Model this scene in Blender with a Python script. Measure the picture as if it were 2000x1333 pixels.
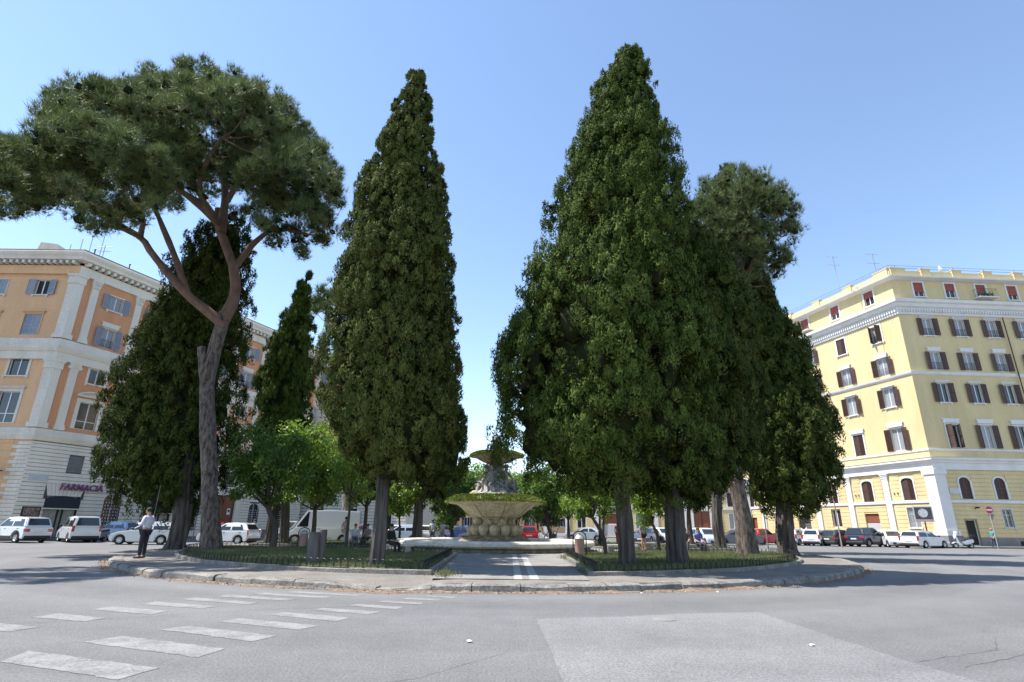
import bpy, bmesh, math, random
import numpy as np
from mathutils import Vector, Matrix, noise
R = math.radians
sc = bpy.context.scene
col = sc.collection
for o in list(bpy.data.objects): bpy.data.objects.remove(o)

# ------------------------------------------------------------------ camera
cam = bpy.data.objects.new('camera', bpy.data.cameras.new('camera')); col.objects.link(cam)
cam.data.sensor_width = 36.0; cam.data.lens = 36.0 * 1085.0 / 2000.0
cam.data.clip_start = 0.1; cam.data.clip_end = 3000
PITCH, ROLL, EYE = R(18.46), R(0.65), 1.42
fwd = Vector((0, math.cos(PITCH), math.sin(PITCH))); rt0 = Vector((1, 0, 0)); up0 = rt0.cross(fwd)
rgt = rt0 * math.cos(ROLL) + up0 * math.sin(ROLL); upv = up0 * math.cos(ROLL) - rt0 * math.sin(ROLL)
m3 = Matrix((rgt, upv, -fwd)).transposed()
cam.matrix_world = Matrix.Translation((0, 0, EYE)) @ m3.to_4x4()
sc.camera = cam
# ------------------------------------------------------------------ light
SUN_AZ, SUN_EL = R(-90), R(62)            # azimuth from +Y towards +X
sdir = Vector((math.cos(SUN_EL) * math.sin(SUN_AZ), math.cos(SUN_EL) * math.cos(SUN_AZ), math.sin(SUN_EL)))
w = bpy.data.worlds.new('World'); sc.world = w; w.use_nodes = True
nt = w.node_tree; bg = nt.nodes['Background']
sky = nt.nodes.new('ShaderNodeTexSky'); sky.sky_type = 'NISHITA'; sky.sun_disc = False
sky.sun_elevation = SUN_EL; sky.sun_rotation = SUN_AZ
sky.air_density = 1.0; sky.dust_density = 0.08; sky.ozone_density = 0.35; sky.altitude = 0
nt.links.new(sky.outputs[0], bg.inputs[0]); bg.inputs[1].default_value = 0.148
sl = bpy.data.lights.new('sun', 'SUN'); sl.energy = 5.0; sl.angle = R(0.53); sl.color = (1.0, 0.95, 0.87)
so = bpy.data.objects.new('sun', sl); col.objects.link(so)
so.rotation_euler = (-sdir).to_track_quat('-Z', 'Y').to_euler()
sc.view_settings.view_transform = 'Standard'; sc.view_settings.look = 'None'
sc.view_settings.exposure = 0.95; sc.view_settings.gamma = 1.0
sc.view_settings.use_curve_mapping = False

# ------------------------------------------------------------------ materials
def _noise(nt, scale, detail=4, rough=0.6, coord='Object', stretch=None):
    tc = nt.nodes.new('ShaderNodeTexCoord')
    n = nt.nodes.new('ShaderNodeTexNoise'); n.inputs['Scale'].default_value = scale
    n.inputs['Detail'].default_value = detail; n.inputs['Roughness'].default_value = rough
    if stretch:
        mp = nt.nodes.new('ShaderNodeMapping'); mp.inputs['Scale'].default_value = stretch
        nt.links.new(tc.outputs[coord], mp.inputs[0]); nt.links.new(mp.outputs[0], n.inputs['Vector'])
    else: nt.links.new(tc.outputs[coord], n.inputs['Vector'])
    return n
def _ramp(nt, fac, stops):
    r = nt.nodes.new('ShaderNodeValToRGB'); e = r.color_ramp.elements
    while len(e) < len(stops): e.new(0.5)
    for i, (p, c) in enumerate(stops):
        e[i].position = p; e[i].color = (*c, 1)
    nt.links.new(fac, r.inputs[0]); return r
def mat(name, c, c2=None, scale=3.0, rough=0.75, bump=0.0, bscale=None, metal=0.0, coat=0.0, stretch=None, spec=0.5,
        lo=0.3, hi=0.7, fine=0.0, fscale=60, coord='Object', island=0.0, trans=0.0):
    m = bpy.data.materials.new(name); m.use_nodes = True; nt = m.node_tree
    b = nt.nodes['Principled BSDF']; L = nt.links
    b.inputs['Roughness'].default_value = rough; b.inputs['Metallic'].default_value = metal
    b.inputs['Specular IOR Level'].default_value = spec
    if coat: b.inputs['Coat Weight'].default_value = coat; b.inputs['Coat Roughness'].default_value = 0.06
    out = None
    if c2 is not None:
        n = _noise(nt, scale, 5, 0.65, coord, stretch)
        out = _ramp(nt, n.outputs['Fac'], [(lo, c), (hi, c2)]).outputs[0]
    if fine:
        n2 = _noise(nt, fscale, 2, 0.7, coord)
        mx = nt.nodes.new('ShaderNodeMix'); mx.data_type = 'RGBA'; mx.blend_type = 'OVERLAY'; mx.inputs[0].default_value = fine
        if out is not None: L.new(out, mx.inputs[6])
        else: mx.inputs[6].default_value = (*c, 1)
        rr = _ramp(nt, n2.outputs['Fac'], [(0.3, (0.1,) * 3), (0.7, (0.9,) * 3)])
        L.new(rr.outputs[0], mx.inputs[7]); out = mx.outputs[2]
    if island:
        g = nt.nodes.new('ShaderNodeNewGeometry'); hs = nt.nodes.new('ShaderNodeHueSaturation')
        mr = nt.nodes.new('ShaderNodeMapRange'); mr.inputs[3].default_value = 1 - island; mr.inputs[4].default_value = 1 + island
        L.new(g.outputs['Random Per Island'], mr.inputs[0]); L.new(mr.outputs[0], hs.inputs['Value'])
        if out is not None: L.new(out, hs.inputs['Color'])
        else: hs.inputs['Color'].default_value = (*c, 1)
        out = hs.outputs[0]
    if out is not None: L.new(out, b.inputs['Base Color'])
    else: b.inputs['Base Color'].default_value = (*c, 1)
    if bump:
        n3 = _noise(nt, bscale or scale * 4, 4, 0.7, coord, stretch)
        bp = nt.nodes.new('ShaderNodeBump'); bp.inputs['Strength'].default_value = bump; bp.inputs['Distance'].default_value = 0.05
        L.new(n3.outputs['Fac'], bp.inputs['Height']); L.new(bp.outputs[0], b.inputs['Normal'])
    if trans:
        t = nt.nodes.new('ShaderNodeBsdfTranslucent'); ms = nt.nodes.new('ShaderNodeMixShader'); ms.inputs[0].default_value = trans
        if out is not None: L.new(out, t.inputs[0])
        else: t.inputs[0].default_value = (*c, 1)
        L.new(b.outputs[0], ms.inputs[1]); L.new(t.outputs[0], ms.inputs[2])
        L.new(ms.outputs[0], nt.nodes['Material Output'].inputs[0])
    return m
M = {}
def asphalt_mat(name, k=1.0, paint=None):
    """worn asphalt: lanes polished round the island, patches, coarse aggregate; with paint worn down to it"""
    m = bpy.data.materials.new(name); m.use_nodes = True; nt = m.node_tree; L = nt.links; b = nt.nodes['Principled BSDF']; b.inputs['Roughness'].default_value = .85
    tc = nt.nodes.new('ShaderNodeTexCoord'); mp = nt.nodes.new('ShaderNodeMapping'); mp.inputs['Location'].default_value = (.85 / 17.2, -34 / 20.3, 0); mp.inputs['Scale'].default_value = (1 / 17.2, 1 / 20.3, 0); L.new(tc.outputs['Object'], mp.inputs[0])
    ln = nt.nodes.new('ShaderNodeVectorMath'); ln.operation = 'LENGTH'; L.new(mp.outputs[0], ln.inputs[0])
    r1 = nt.nodes.new('ShaderNodeTexNoise'); r1.noise_dimensions = '1D'; r1.inputs['Scale'].default_value = 13; r1.inputs['Detail'].default_value = 3; L.new(ln.outputs['Value'], r1.inputs['W'])
    n1 = _noise(nt, .22, 5, .6); n2 = _noise(nt, 1.7, 5, .7); n3 = _noise(nt, 34, 3, .85); n4 = _noise(nt, 9, 4, .75)
    def mix(a_, b_, f):
        q = nt.nodes.new('ShaderNodeMix'); q.inputs[0].default_value = f; L.new(a_, q.inputs[2]); L.new(b_, q.inputs[3]); return q.outputs[0]
    v = mix(mix(n1.outputs['Fac'], r1.outputs['Fac'], .38), n2.outputs['Fac'], .3); v = mix(v, n4.outputs['Fac'], .2)
    base = _ramp(nt, v, [(.34, tuple(c * k for c in (.098, .098, .101))), (.5, tuple(c * k for c in (.140, .139, .141))), (.66, tuple(c * k for c in (.18, .178, .179)))])
    mx = nt.nodes.new('ShaderNodeMix'); mx.data_type = 'RGBA'; mx.blend_type = 'OVERLAY'; mx.inputs[0].default_value = .62; L.new(base.outputs[0], mx.inputs[6])
    sp = _ramp(nt, n3.outputs['Fac'], [(.3, (.08,) * 3), (.7, (.92,) * 3)]); L.new(sp.outputs[0], mx.inputs[7]); out = mx.outputs[2]
    if paint:
        w1 = _noise(nt, 2.6, 6, .75); w2 = _noise(nt, 26, 3, .8); wf = mix(w1.outputs['Fac'], w2.outputs['Fac'], .45)
        rp = _ramp(nt, wf, [(.42, (.1,) * 3), (.56, (.85,) * 3)]); q = nt.nodes.new('ShaderNodeMix'); q.data_type = 'RGBA'; L.new(rp.outputs[0], q.inputs[0]); L.new(out, q.inputs[6]); q.inputs[7].default_value = (*paint, 1); out = q.outputs[2]
    L.new(out, b.inputs['Base Color']); bp = nt.nodes.new('ShaderNodeBump'); bp.inputs['Strength'].default_value = .5; bp.inputs['Distance'].default_value = .03; L.new(n3.outputs['Fac'], bp.inputs['Height']); L.new(bp.outputs[0], b.inputs['Normal']); return m
M['asphalt'] = asphalt_mat('asphalt')
M['patch'] = asphalt_mat('asphalt_patch', 1.24)
M['paint'] = asphalt_mat('road_paint', 1.0, (.27, .27, .27))
M['pave'] = mat('island_paving', (0.13, 0.12, 0.11), (0.22, 0.195, 0.17), 0.9, 0.9, 0.4, 30, fine=0.4, fscale=30)
M['path'] = mat('path_paving', (0.16, 0.155, 0.15), (0.26, 0.245, 0.225), 1.3, 0.9, 0.35, 25, fine=0.4, fscale=26)
M['strip'] = mat('stone_strip', (0.30, 0.29, 0.275), (0.40, 0.385, 0.36), 3, 0.8, 0.2)
M['kerb'] = mat('kerb_stone', (0.11, 0.10, 0.09), (0.27, 0.255, 0.23), 2.6, 0.85, 0.6, 14, fine=0.45, fscale=20)
M['soil'] = mat('lawn_soil', (0.10, 0.085, 0.05), (0.13, 0.14, 0.06), 1.4, 0.95, 0.5, 12)
M['grass'] = mat('grass', (0.075, 0.115, 0.035), (0.20, 0.20, 0.085), 0.7, 0.7, island=0.45, trans=0.25)
M['dirt'] = mat('dirt', (0.10, 0.065, 0.045), (0.26, 0.185, 0.13), 6, 0.95, 0.4, fine=.4, fscale=30)
M['litter'] = mat('dry_leaves', (0.17, 0.125, 0.085), (0.32, 0.25, 0.185), 2, 0.9, island=0.5)
M['iron'] = mat('black_iron', (0.012, 0.013, 0.014), rough=0.5, spec=0.4)
M['cyp'] = mat('cypress_foliage', (0.044, 0.062, 0.014), (0.118, 0.134, 0.036), 1.6, 0.8, island=0.28, trans=0.04, spec=0.08, lo=.36, hi=.66)
M['cyp2'] = mat('cypress_foliage_green', (0.034, 0.060, 0.011), (0.098, 0.130, 0.028), 1.6, 0.8, island=0.28, trans=0.04, spec=0.08, lo=.36, hi=.66)
M['cypd'] = mat('cypress_foliage_dark', (0.030, 0.050, 0.011), (0.080, 0.098, 0.024), 1.6, 0.8, island=0.28, trans=0.04, spec=0.06, lo=.36, hi=.66)
M['twig'] = mat('crown_shade', (0.014, 0.020, 0.008), (0.03, 0.034, 0.014), 2, 0.95, spec=.1)  # filler colour: shade inside the crowns painted as near-black green
M['pine'] = mat('pine_needles', (0.070, 0.102, 0.030), (0.146, 0.184, 0.060), 0.7, 0.55, island=0.35, trans=0.25, spec=0.3)
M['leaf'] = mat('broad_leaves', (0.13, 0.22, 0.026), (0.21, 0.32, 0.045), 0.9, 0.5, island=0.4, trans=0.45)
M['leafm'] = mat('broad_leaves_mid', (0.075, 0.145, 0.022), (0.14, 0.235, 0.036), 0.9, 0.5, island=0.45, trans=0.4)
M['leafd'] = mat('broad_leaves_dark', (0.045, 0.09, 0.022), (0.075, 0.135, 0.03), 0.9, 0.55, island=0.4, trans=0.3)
M['bark'] = mat('cypress_bark', (0.032, 0.027, 0.024), (0.14, 0.122, 0.108), 6.0, 0.95, 1.0, 16, stretch=(1, 1, 0.08), lo=.36, hi=.68)
M['pbark'] = mat('pine_bark', (0.042, 0.032, 0.027), (0.20, 0.158, 0.135), 9.0, 0.95, 1.0, 14, stretch=(1, 1, 0.3), lo=.38, hi=.62)
M['rbark'] = mat('pine_upper_bark', (0.12, 0.065, 0.045), (0.22, 0.14, 0.10), 3.0, 0.95, 0.8, 7, stretch=(1, 1, 0.4))
M['dbark'] = mat('dark_bark', (0.05, 0.042, 0.036), (0.11, 0.095, 0.08), 3.0, 0.95, 0.8, 9, stretch=(1, 1, 0.2))
M['oldwood'] = mat('weathered_stump', (0.06, 0.055, 0.052), (0.17, 0.16, 0.15), 4, 0.9, 0.8, 8, stretch=(1, 1, 0.12))
# buildings
M['orange'] = mat('orange_render', (0.60, 0.275, 0.135), (0.74, 0.365, 0.19), 0.45, 0.85, 0.08, 20, fine=0.1, fscale=8, stretch=(1.2, 1.2, .35))
M['ochre'] = mat('ochre_render', (0.56, 0.33, 0.175), (0.69, 0.425, 0.235), 0.45, 0.85, 0.08, 20, fine=0.12, fscale=7, stretch=(1.2, 1.2, .35))
M['trav'] = mat('travertine', (0.68, 0.62, 0.52), (0.84, 0.78, 0.67), 0.6, 0.8, 0.2, 14, fine=0.15, fscale=10, stretch=(1.3, 1.3, .3))
M['travd'] = mat('shaded_travertine', (0.52, 0.475, 0.415), (0.68, 0.63, 0.55), 0.7, 0.85, 0.25, 12, fine=0.2, fscale=9, stretch=(1.3, 1.3, .3))  # travertine copy with the front face's shade mixed into its colour
M['joint'] = mat('dark_joint', (0.10, 0.095, 0.09), rough=0.95)
M['yellow'] = mat('yellow_render', (0.545, 0.425, 0.222), (0.675, 0.54, 0.30), 0.4, 0.85, 0.06, 20, fine=0.1, fscale=8, stretch=(1.4, 1.4, .3))
M['yjoint'] = mat('yellow_joint', (0.30, 0.24, 0.12), rough=0.95)
M['white'] = mat('white_trim', (0.60, 0.585, 0.56), (0.71, 0.70, 0.68), 0.8, 0.75, 0.06, 20)
M['plinth'] = mat('grey_plinth', (0.16, 0.155, 0.15), (0.24, 0.235, 0.23), 1.2, 0.85, 0.2)
M['brown'] = mat('brown_shutter', (0.050, 0.022, 0.016), (0.075, 0.035, 0.026), 4, 0.5)
M['blue'] = mat('blue_grey_shutter', (0.21, 0.24, 0.30), (0.29, 0.32, 0.38), 4, 0.55)
M['blind'] = mat('red_blind', (0.27, 0.055, 0.045), (0.34, 0.085, 0.07), 3, 0.6)
M['glass'] = mat('window_glass', (0.03, 0.036, 0.042), rough=0.06, spec=0.7)
M['curtain'] = mat('curtained_glass', (0.19, 0.20, 0.22), (0.33, 0.34, 0.36), 2.2, 0.25, spec=0.7, stretch=(4, 4, 0.4))
M['dark'] = mat('dark_opening', (0.015, 0.014, 0.013), rough=0.8)
M['sash'] = mat('white_sash', (0.66, 0.67, 0.69), rough=0.5)
M['roof'] = mat('roof_tiles', (0.27, 0.16, 0.11), (0.36, 0.24, 0.18), 3, 0.9, 0.4, 20)
M['metal'] = mat('grey_metal', (0.35, 0.36, 0.37), (0.45, 0.46, 0.47), 4, 0.45, metal=0.4)
M['rolldoor'] = mat('roller_shutter', (0.42, 0.43, 0.44), (0.52, 0.53, 0.54), 4, 0.5, metal=0.2)
M['redwood'] = mat('red_brown_door', (0.17, 0.05, 0.025), (0.25, 0.08, 0.04), 5, 0.5, stretch=(6, 6, 0.6))
M['shop'] = mat('shop_display', (0.24, 0.235, 0.20), (0.46, 0.45, 0.40), 2.6, 0.3)
M['awning'] = mat('navy_awning', (0.018, 0.022, 0.035), rough=0.7)
M['purple'] = mat('purple_letters', (0.20, 0.045, 0.15), rough=0.4)
M['plate'] = mat('marble_plaque', (0.45, 0.46, 0.48), (0.54, 0.55, 0.57), 2, 0.5)
# fountain
M['fst'] = mat('fountain_stone', (0.24, 0.205, 0.13), (0.46, 0.40, 0.285), 1.6, 0.8, 0.35, 9, fine=0.35, fscale=7)
M['fdark'] = mat('stained_stone', (0.075, 0.066, 0.04), (0.30, 0.26, 0.18), 2.4, 0.85, 0.5, 8, fine=0.4, fscale=6)
M['fwhite'] = mat('bleached_rim', (0.47, 0.435, 0.365), (0.64, 0.605, 0.53), 1.6, 0.7, 0.2, 12, fine=.25, fscale=6)
M['moss'] = mat('moss', (0.10, 0.15, 0.018), (0.25, 0.29, 0.045), 2.4, 0.9, island=0.4)
M['statue'] = mat('grey_statue', (0.11, 0.105, 0.095), (0.36, 0.35, 0.325), 3.5, 0.8, 0.3, 10, lo=.38, hi=.62)
M['water'] = mat('basin_water', (0.30, 0.31, 0.28), (0.37, 0.37, 0.33), 1, 0.08, 0.15, 6, spec=0.6)
# vehicles
PAINT = {}
def paint(rgb):
    k = tuple(rgb)
    if k not in PAINT: PAINT[k] = mat('car_paint', rgb, rough=0.32, metal=0.0, coat=0.8)
    return PAINT[k]
M['tyre'] = mat('tyre', (0.014, 0.014, 0.015), rough=0.85)
M['rim'] = mat('alloy_rim', (0.42, 0.43, 0.44), rough=0.3, metal=0.7)
M['carglass'] = mat('car_glass', (0.018, 0.024, 0.028), rough=0.05, spec=0.8)
M['trim'] = mat('black_trim', (0.02, 0.02, 0.022), rough=0.6)
M['tail'] = mat('tail_light', (0.38, 0.015, 0.015), rough=0.15, coat=1)
M['head'] = mat('head_light', (0.55, 0.57, 0.6), rough=0.1, coat=1)
M['lplate'] = mat('number_plate', (0.66, 0.66, 0.67), rough=0.5)
M['seat'] = mat('seat_leather', (0.03, 0.03, 0.032), rough=0.6)
M['skin'] = mat('skin', (0.42, 0.24, 0.17), rough=0.55)
M['red'] = mat('sign_red', (0.50, 0.02, 0.025), rough=0.4)
M['swhite'] = mat('sign_white', (0.75, 0.75, 0.75), rough=0.4)
M['sgrey'] = mat('sign_back', (0.18, 0.18, 0.19), rough=0.5)
M['rust'] = mat('rusty_pole', (0.30, 0.17, 0.14), (0.42, 0.30, 0.27), 8, 0.7)
CM = {}
def cmat(rgb, rough=0.8):
    k = (tuple(rgb), rough)
    if k not in CM: CM[k] = mat('cloth', rgb, tuple(min(1, v * 1.25 + 0.004) for v in rgb), 9, rough, 0.2, 20)
    return CM[k]

# ------------------------------------------------------------------ mesh helpers
def link(o, parent=None, loc=(0, 0, 0), rz=0.0):
    col.objects.link(o); o.location = loc; o.rotation_euler = (0, 0, rz)
    if parent is not None: o.parent = parent
    return o
def tag(o, label=None, cat=None, group=None, kind=None):
    if label: o['label'] = label
    if cat: o['category'] = cat
    if group: o['group'] = group
    if kind: o['kind'] = kind
    return o
def empty(name, loc, label, cat, group=None, rz=0.0):
    o = bpy.data.objects.new(name, None); o.empty_display_size = 0.3
    link(o, None, loc, rz); return tag(o, label, cat, group)
class MB:
    def __init__(s): s.v = []; s.f = []
    def add(s, vs, fs):
        n = len(s.v); s.v += [tuple(p) for p in vs]; s.f += [tuple(i + n for i in f) for f in fs]; return s
    def box(s, x0, x1, y0, y1, z0, z1):
        return s.add([(x0, y0, z0), (x1, y0, z0), (x1, y1, z0), (x0, y1, z0), (x0, y0, z1), (x1, y0, z1), (x1, y1, z1), (x0, y1, z1)],
                     [(0, 3, 2, 1), (4, 5, 6, 7), (0, 1, 5, 4), (1, 2, 6, 5), (2, 3, 7, 6), (3, 0, 4, 7)])
    def prism(s, poly, y0, y1, axis='y'):
        n = len(poly)
        f = {'y': lambda a, b, t: (a, t, b), 'x': lambda a, b, t: (t, a, b), 'z': lambda a, b, t: (a, b, t)}[axis]
        vs = [f(a, b, y0) for a, b in poly] + [f(a, b, y1) for a, b in poly]
        fs = [tuple(range(n)), tuple(range(2 * n - 1, n - 1, -1))] + [(i, i + n, (i + 1) % n + n, (i + 1) % n) for i in range(n)]
        return s.add(vs, fs)
    def tube(s, pts, rad, n=6, cap=True, flute=None):
        pts = [Vector(p) for p in pts]; k = len(pts)
        if not hasattr(rad, '__len__'): rad = [rad] * k
        ref = Vector((0.31, 0.95, 0.05)); vs = []
        for i, p in enumerate(pts):
            t = (pts[min(i + 1, k - 1)] - pts[max(i - 1, 0)]).normalized()
            a = t.cross(ref)
            if a.length < 0.2: a = t.cross(Vector((1, 0.1, 0)))
            a.normalize(); b = t.cross(a)
            for j in range(n):
                an = 2 * math.pi * j / n; r = rad[i]
                if flute: r *= flute(an, i / max(1, k - 1), p)
                vs.append(p + a * (math.cos(an) * r) + b * (math.sin(an) * r))
        fs = [(i * n + j, i * n + (j + 1) % n, (i + 1) * n + (j + 1) % n, (i + 1) * n + j) for i in range(k - 1) for j in range(n)]
        if cap: fs += [tuple(range(n - 1, -1, -1)), tuple(range((k - 1) * n, k * n))]
        return s.add(vs, fs)
    def lathe(s, prof, n=24, c=(0, 0, 0), mod=None, axis='z'):
        vs = []
        for i, (r, z) in enumerate(prof):
            for j in range(n):
                a = 2 * math.pi * j / n; rr = r * (mod(a, i, z) if mod else 1)
                p = (rr * math.cos(a), rr * math.sin(a), z)
                if axis == 'y': p = (p[0], p[2], p[1])
                vs.append((p[0] + c[0], p[1] + c[1], p[2] + c[2]))
        k = len(prof)
        fs = [(i * n + j, i * n + (j + 1) % n, (i + 1) * n + (j + 1) % n, (i + 1) * n + j) for i in range(k - 1) for j in range(n)]
        return s.add(vs, fs)
    def mesh(s, name, m=None, smooth=None, bevel=0.0, seg=2):
        me = bpy.data.meshes.new(name); me.from_pydata(s.v, [], s.f); me.update()
        if bevel or smooth is not None:
            bm = bmesh.new(); bm.from_mesh(me)
            bmesh.ops.recalc_face_normals(bm, faces=bm.faces)
            if bevel: bmesh.ops.bevel(bm, geom=[e for e in bm.edges if len(e.link_faces) == 2 and e.calc_face_angle(0) > 0.5], offset=bevel, segments=seg, affect='EDGES', clamp_overlap=True)
            bm.to_mesh(me); bm.free()
        if smooth is not None:
            me.polygons.foreach_set('use_smooth', [True] * len(me.polygons)); me.set_sharp_from_angle(angle=R(smooth))
        if m: me.materials.append(m)
        return me
    def build(s, name, m, parent=None, loc=(0, 0, 0), rz=0.0, **k):
        return link(bpy.data.objects.new(name, s.mesh(name, m, **k)), parent, loc, rz)
def inst(name, me, parent=None, loc=(0, 0, 0), rz=0.0):
    return link(bpy.data.objects.new(name, me), parent, loc, rz)
def npmesh(name, V, F, m, smooth=False):
    """V (n,3) float array, F (k,3|4) int array"""
    me = bpy.data.meshes.new(name); k = F.shape[1]
    me.vertices.add(len(V)); me.vertices.foreach_set('co', np.ascontiguousarray(V, dtype=np.float32).ravel())
    me.loops.add(F.size); me.loops.foreach_set('vertex_index', np.ascontiguousarray(F, dtype=np.int32).ravel())
    me.polygons.add(len(F)); me.polygons.foreach_set('loop_start', np.arange(0, F.size, k, dtype=np.int32))
    if smooth: me.polygons.foreach_set('use_smooth', np.ones(len(F), dtype=bool))
    me.update(calc_edges=True); me.validate()
    me.materials.append(m); return me
def ell(f, t, cx=-0.85, cy=34.0, a=17.2, b=20.3): return (cx + f * a * math.sin(t), cy - f * b * math.cos(t))
FC = (-0.85, 34.0)

# ------------------------------------------------------------------ ground, road, markings
g = MB(); n = 96; rings = [0.5, 4, 10, 20, 40, 80, 160, 400, 1500]
vs = [(0, 30, 0)]; fs = []
for r in rings: vs += [(r * math.cos(2 * math.pi * j / n), 30 + r * math.sin(2 * math.pi * j / n), 0) for j in range(n)]
fs += [(0, 1 + j, 1 + (j + 1) % n) for j in range(n)]
for i in range(len(rings) - 1):
    fs += [(1 + i * n + j, 1 + (i + 1) * n + j, 1 + (i + 1) * n + (j + 1) % n, 1 + i * n + (j + 1) % n) for j in range(n)]
g.add(vs, fs); road = tag(g.build('road', M['asphalt']), kind='structure')
pm = MB(); pc_ = [(0.44, 9.95), (1.7, 10.25), (3.1, 10.75), (4.5, 11.06), (4.52, 9.4), (4.58, 7.13), (4.75, 6.0), (4.9, 2.5), (0.7, 2.5), (0.53, 6.12), (0.5, 8.1)]; pp = []
for i, p in enumerate(pc_):
    q = pc_[(i + 1) % len(pc_)]; k = max(2, int(math.dist(p, q) / .06))
    pp += [(p[0] + (q[0] - p[0]) * j / k + .035 * noise.noise((p[0] * 3 + j * .45, i, 1)), p[1] + (q[1] - p[1]) * j / k + .035 * noise.noise((j * .45, i * 3, 5))) for j in range(k)]
pm.add([(x, y, 0.004) for x, y in pp], [tuple(range(len(pp) - 1, -1, -1))]); pm.build('repaired_asphalt_patch', M['patch'], road)
mh = MB(); mh.lathe([(0.0, 0.012), (0.17, 0.012), (0.175, 0.006), (0.2, 0.006), (0.2, 0.0)], 20, (2.54, 10.05, 0.004)); mh.build('manhole_cover', M['plinth'] if 'plinth' in M else M['crack'], road)
STR = [[(-5.53, 7.23), (-3.59, 6.48), (-3.7, 6.02), (-5.38, 6.68)], [(-5.07, 8.17), (-3.37, 7.45), (-3.46, 6.98), (-5.28, 7.74)],
 [(-4.61, 8.96), (-3.09, 8.29), (-3.25, 7.9), (-4.89, 8.66)], [(-4.28, 9.69), (-2.81, 9.12), (-2.95, 8.73), (-4.4, 9.36)],
 [(-3.8, 10.38), (-2.54, 9.89), (-2.67, 9.5), (-3.94, 10.09)], [(-3.33, 10.95), (-2.21, 10.57), (-2.34, 10.23), (-3.41, 10.69)],
 [(-2.86, 11.51), (-1.92, 11.23), (-2.01, 10.86), (-2.97, 11.28)], [(-2.47, 12.04), (-1.65, 11.8), (-1.68, 11.53), (-2.56, 11.87)],
 [(-2.1, 12.55), (-1.35, 12.33), (-1.42, 12.1), (-2.2, 12.34)], [(-1.75, 13.0), (-1.1, 12.8), (-1.15, 12.6), (-1.82, 12.8)],
 [(-7.6, 9.1), (-6.62, 8.72), (-6.75, 8.35), (-7.75, 8.68)], [(-7.32, 10.0), (-6.27, 9.57), (-6.34, 9.22), (-7.4, 9.56)],
 [(-7.02, 10.84), (-5.79, 10.38), (-5.8, 9.97), (-7.11, 10.45)], [(-6.67, 11.55), (-5.23, 10.99), (-5.37, 10.72), (-6.75, 11.14)],
 [(-6.31, 12.22), (-4.76, 11.6), (-4.82, 11.3), (-6.4, 11.88)], [(-5.87, 12.75), (-4.24, 12.12), (-4.33, 11.87), (-5.93, 12.38)],
 [(-5.3, 13.15), (-3.65, 12.55), (-3.74, 12.32), (-5.4, 12.83)], [(-4.75, 13.5), (-3.1, 12.92), (-3.2, 12.72), (-4.85, 13.24)],
 [(-6.0, 6.15), (-5.6, 6.0), (-5.65, 5.55), (-6.05, 5.7)]]
rnd = random.Random(4)
for q in STR:
    s = MB(); ring = []
    for i in range(4):           # worn edges: each side gets small steps
        a, b = q[i], q[(i + 1) % 4]; L = math.dist(a, b); k = max(2, int(L / 0.09))
        for j in range(k):
            t = j / k; o = rnd.uniform(-0.012, 0.012); ring.append((a[0] + (b[0] - a[0]) * t + o, a[1] + (b[1] - a[1]) * t + o))
    s.add([(x, y, 0.004) for x, y in ring], [tuple(range(len(ring) - 1, -1, -1))]); s.build('crosswalk_stripe', M['paint'], road)
# cracks in the asphalt: thin dark sealed lines
M['crack'] = mat('crack', (0.075, 0.075, 0.076), rough=0.95)
for pts in [[(-9, 8.3), (-6.5, 9.3), (-4.4, 10.6), (-2.6, 11.3), (0.2, 12.1)], [(-2.2, 5.2), (-0.9, 6.2), (0.1, 7.6)], [(4.7, 7.2), (6.2, 7.9), (6.9, 8.8), (7.3, 9.6)], [(5.0, 6.9), (7.5, 8.3), (8.6, 8.9)]]:
    c = MB(); vs = []; fine = []
    for i in range(len(pts) - 1):
        for j in range(14):
            t = j / 14; fine.append((pts[i][0] + (pts[i + 1][0] - pts[i][0]) * t + rnd.uniform(-.025, .025), pts[i][1] + (pts[i + 1][1] - pts[i][1]) * t + rnd.uniform(-.025, .025)))
    for x, y in fine:
        wd = rnd.uniform(0.002, 0.006); vs += [(x, y - wd, 0.0035), (x, y + wd, 0.0035)]
    c.add(vs, [(2 * i, 2 * i + 2, 2 * i + 3, 2 * i + 1) for i in range(len(fine) - 1)]); c.build('asphalt_crack', M['crack'], road)

# ------------------------------------------------------------------ traffic island
ZI = 0.16
def dip(t):                       # dropped kerb for the crossing
    d = abs(t + 0.118); return 0.0 if d > 0.085 else (1.0 if d < 0.022 else (0.085 - d) / 0.063)
def sm(x): x = max(0, min(1, x)); return x * x * (3 - 2 * x)
isl = MB(); NT = 280; fr = [0.02, 0.35, 0.6, 0.8, 0.88, 0.915, 0.94, 0.965, 0.978]
vs = []; fs = []
for f in fr:
    for j in range(NT):
        t = 2 * math.pi * j / NT; tt = (t + math.pi) % (2 * math.pi) - math.pi
        x, y = ell(f, t); vs.append((x, y, ZI - 0.135 * dip(tt) * sm((f - 0.9) / 0.075) + 0.006 * noise.noise((x * .8, y * .8, 0))))
for i in range(len(fr) - 1):
    fs += [(i * NT + j, i * NT + (j + 1) % NT, (i + 1) * NT + (j + 1) % NT, (i + 1) * NT + j) for j in range(NT)]
fs.append(tuple(range(NT - 1, -1, -1))); isl.add(vs, fs)
island = tag(isl.build('island_pavement', M['pave'], smooth=40), kind='structure')
kb = MB(); kprof = [(1.0, -0.05), (1.0, 0.02), (0.977, 0.02), (0.977, -0.05)]
for f, z in kprof: kb.v += [(*ell(f * 0.9985, 2 * math.pi * j / NT), z) for j in range(NT)]
kb.f = [(i * NT + j, i * NT + (j + 1) % NT, (i + 1) * NT + (j + 1) % NT, (i + 1) * NT + j) for i in range(3) for j in range(NT)]
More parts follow.
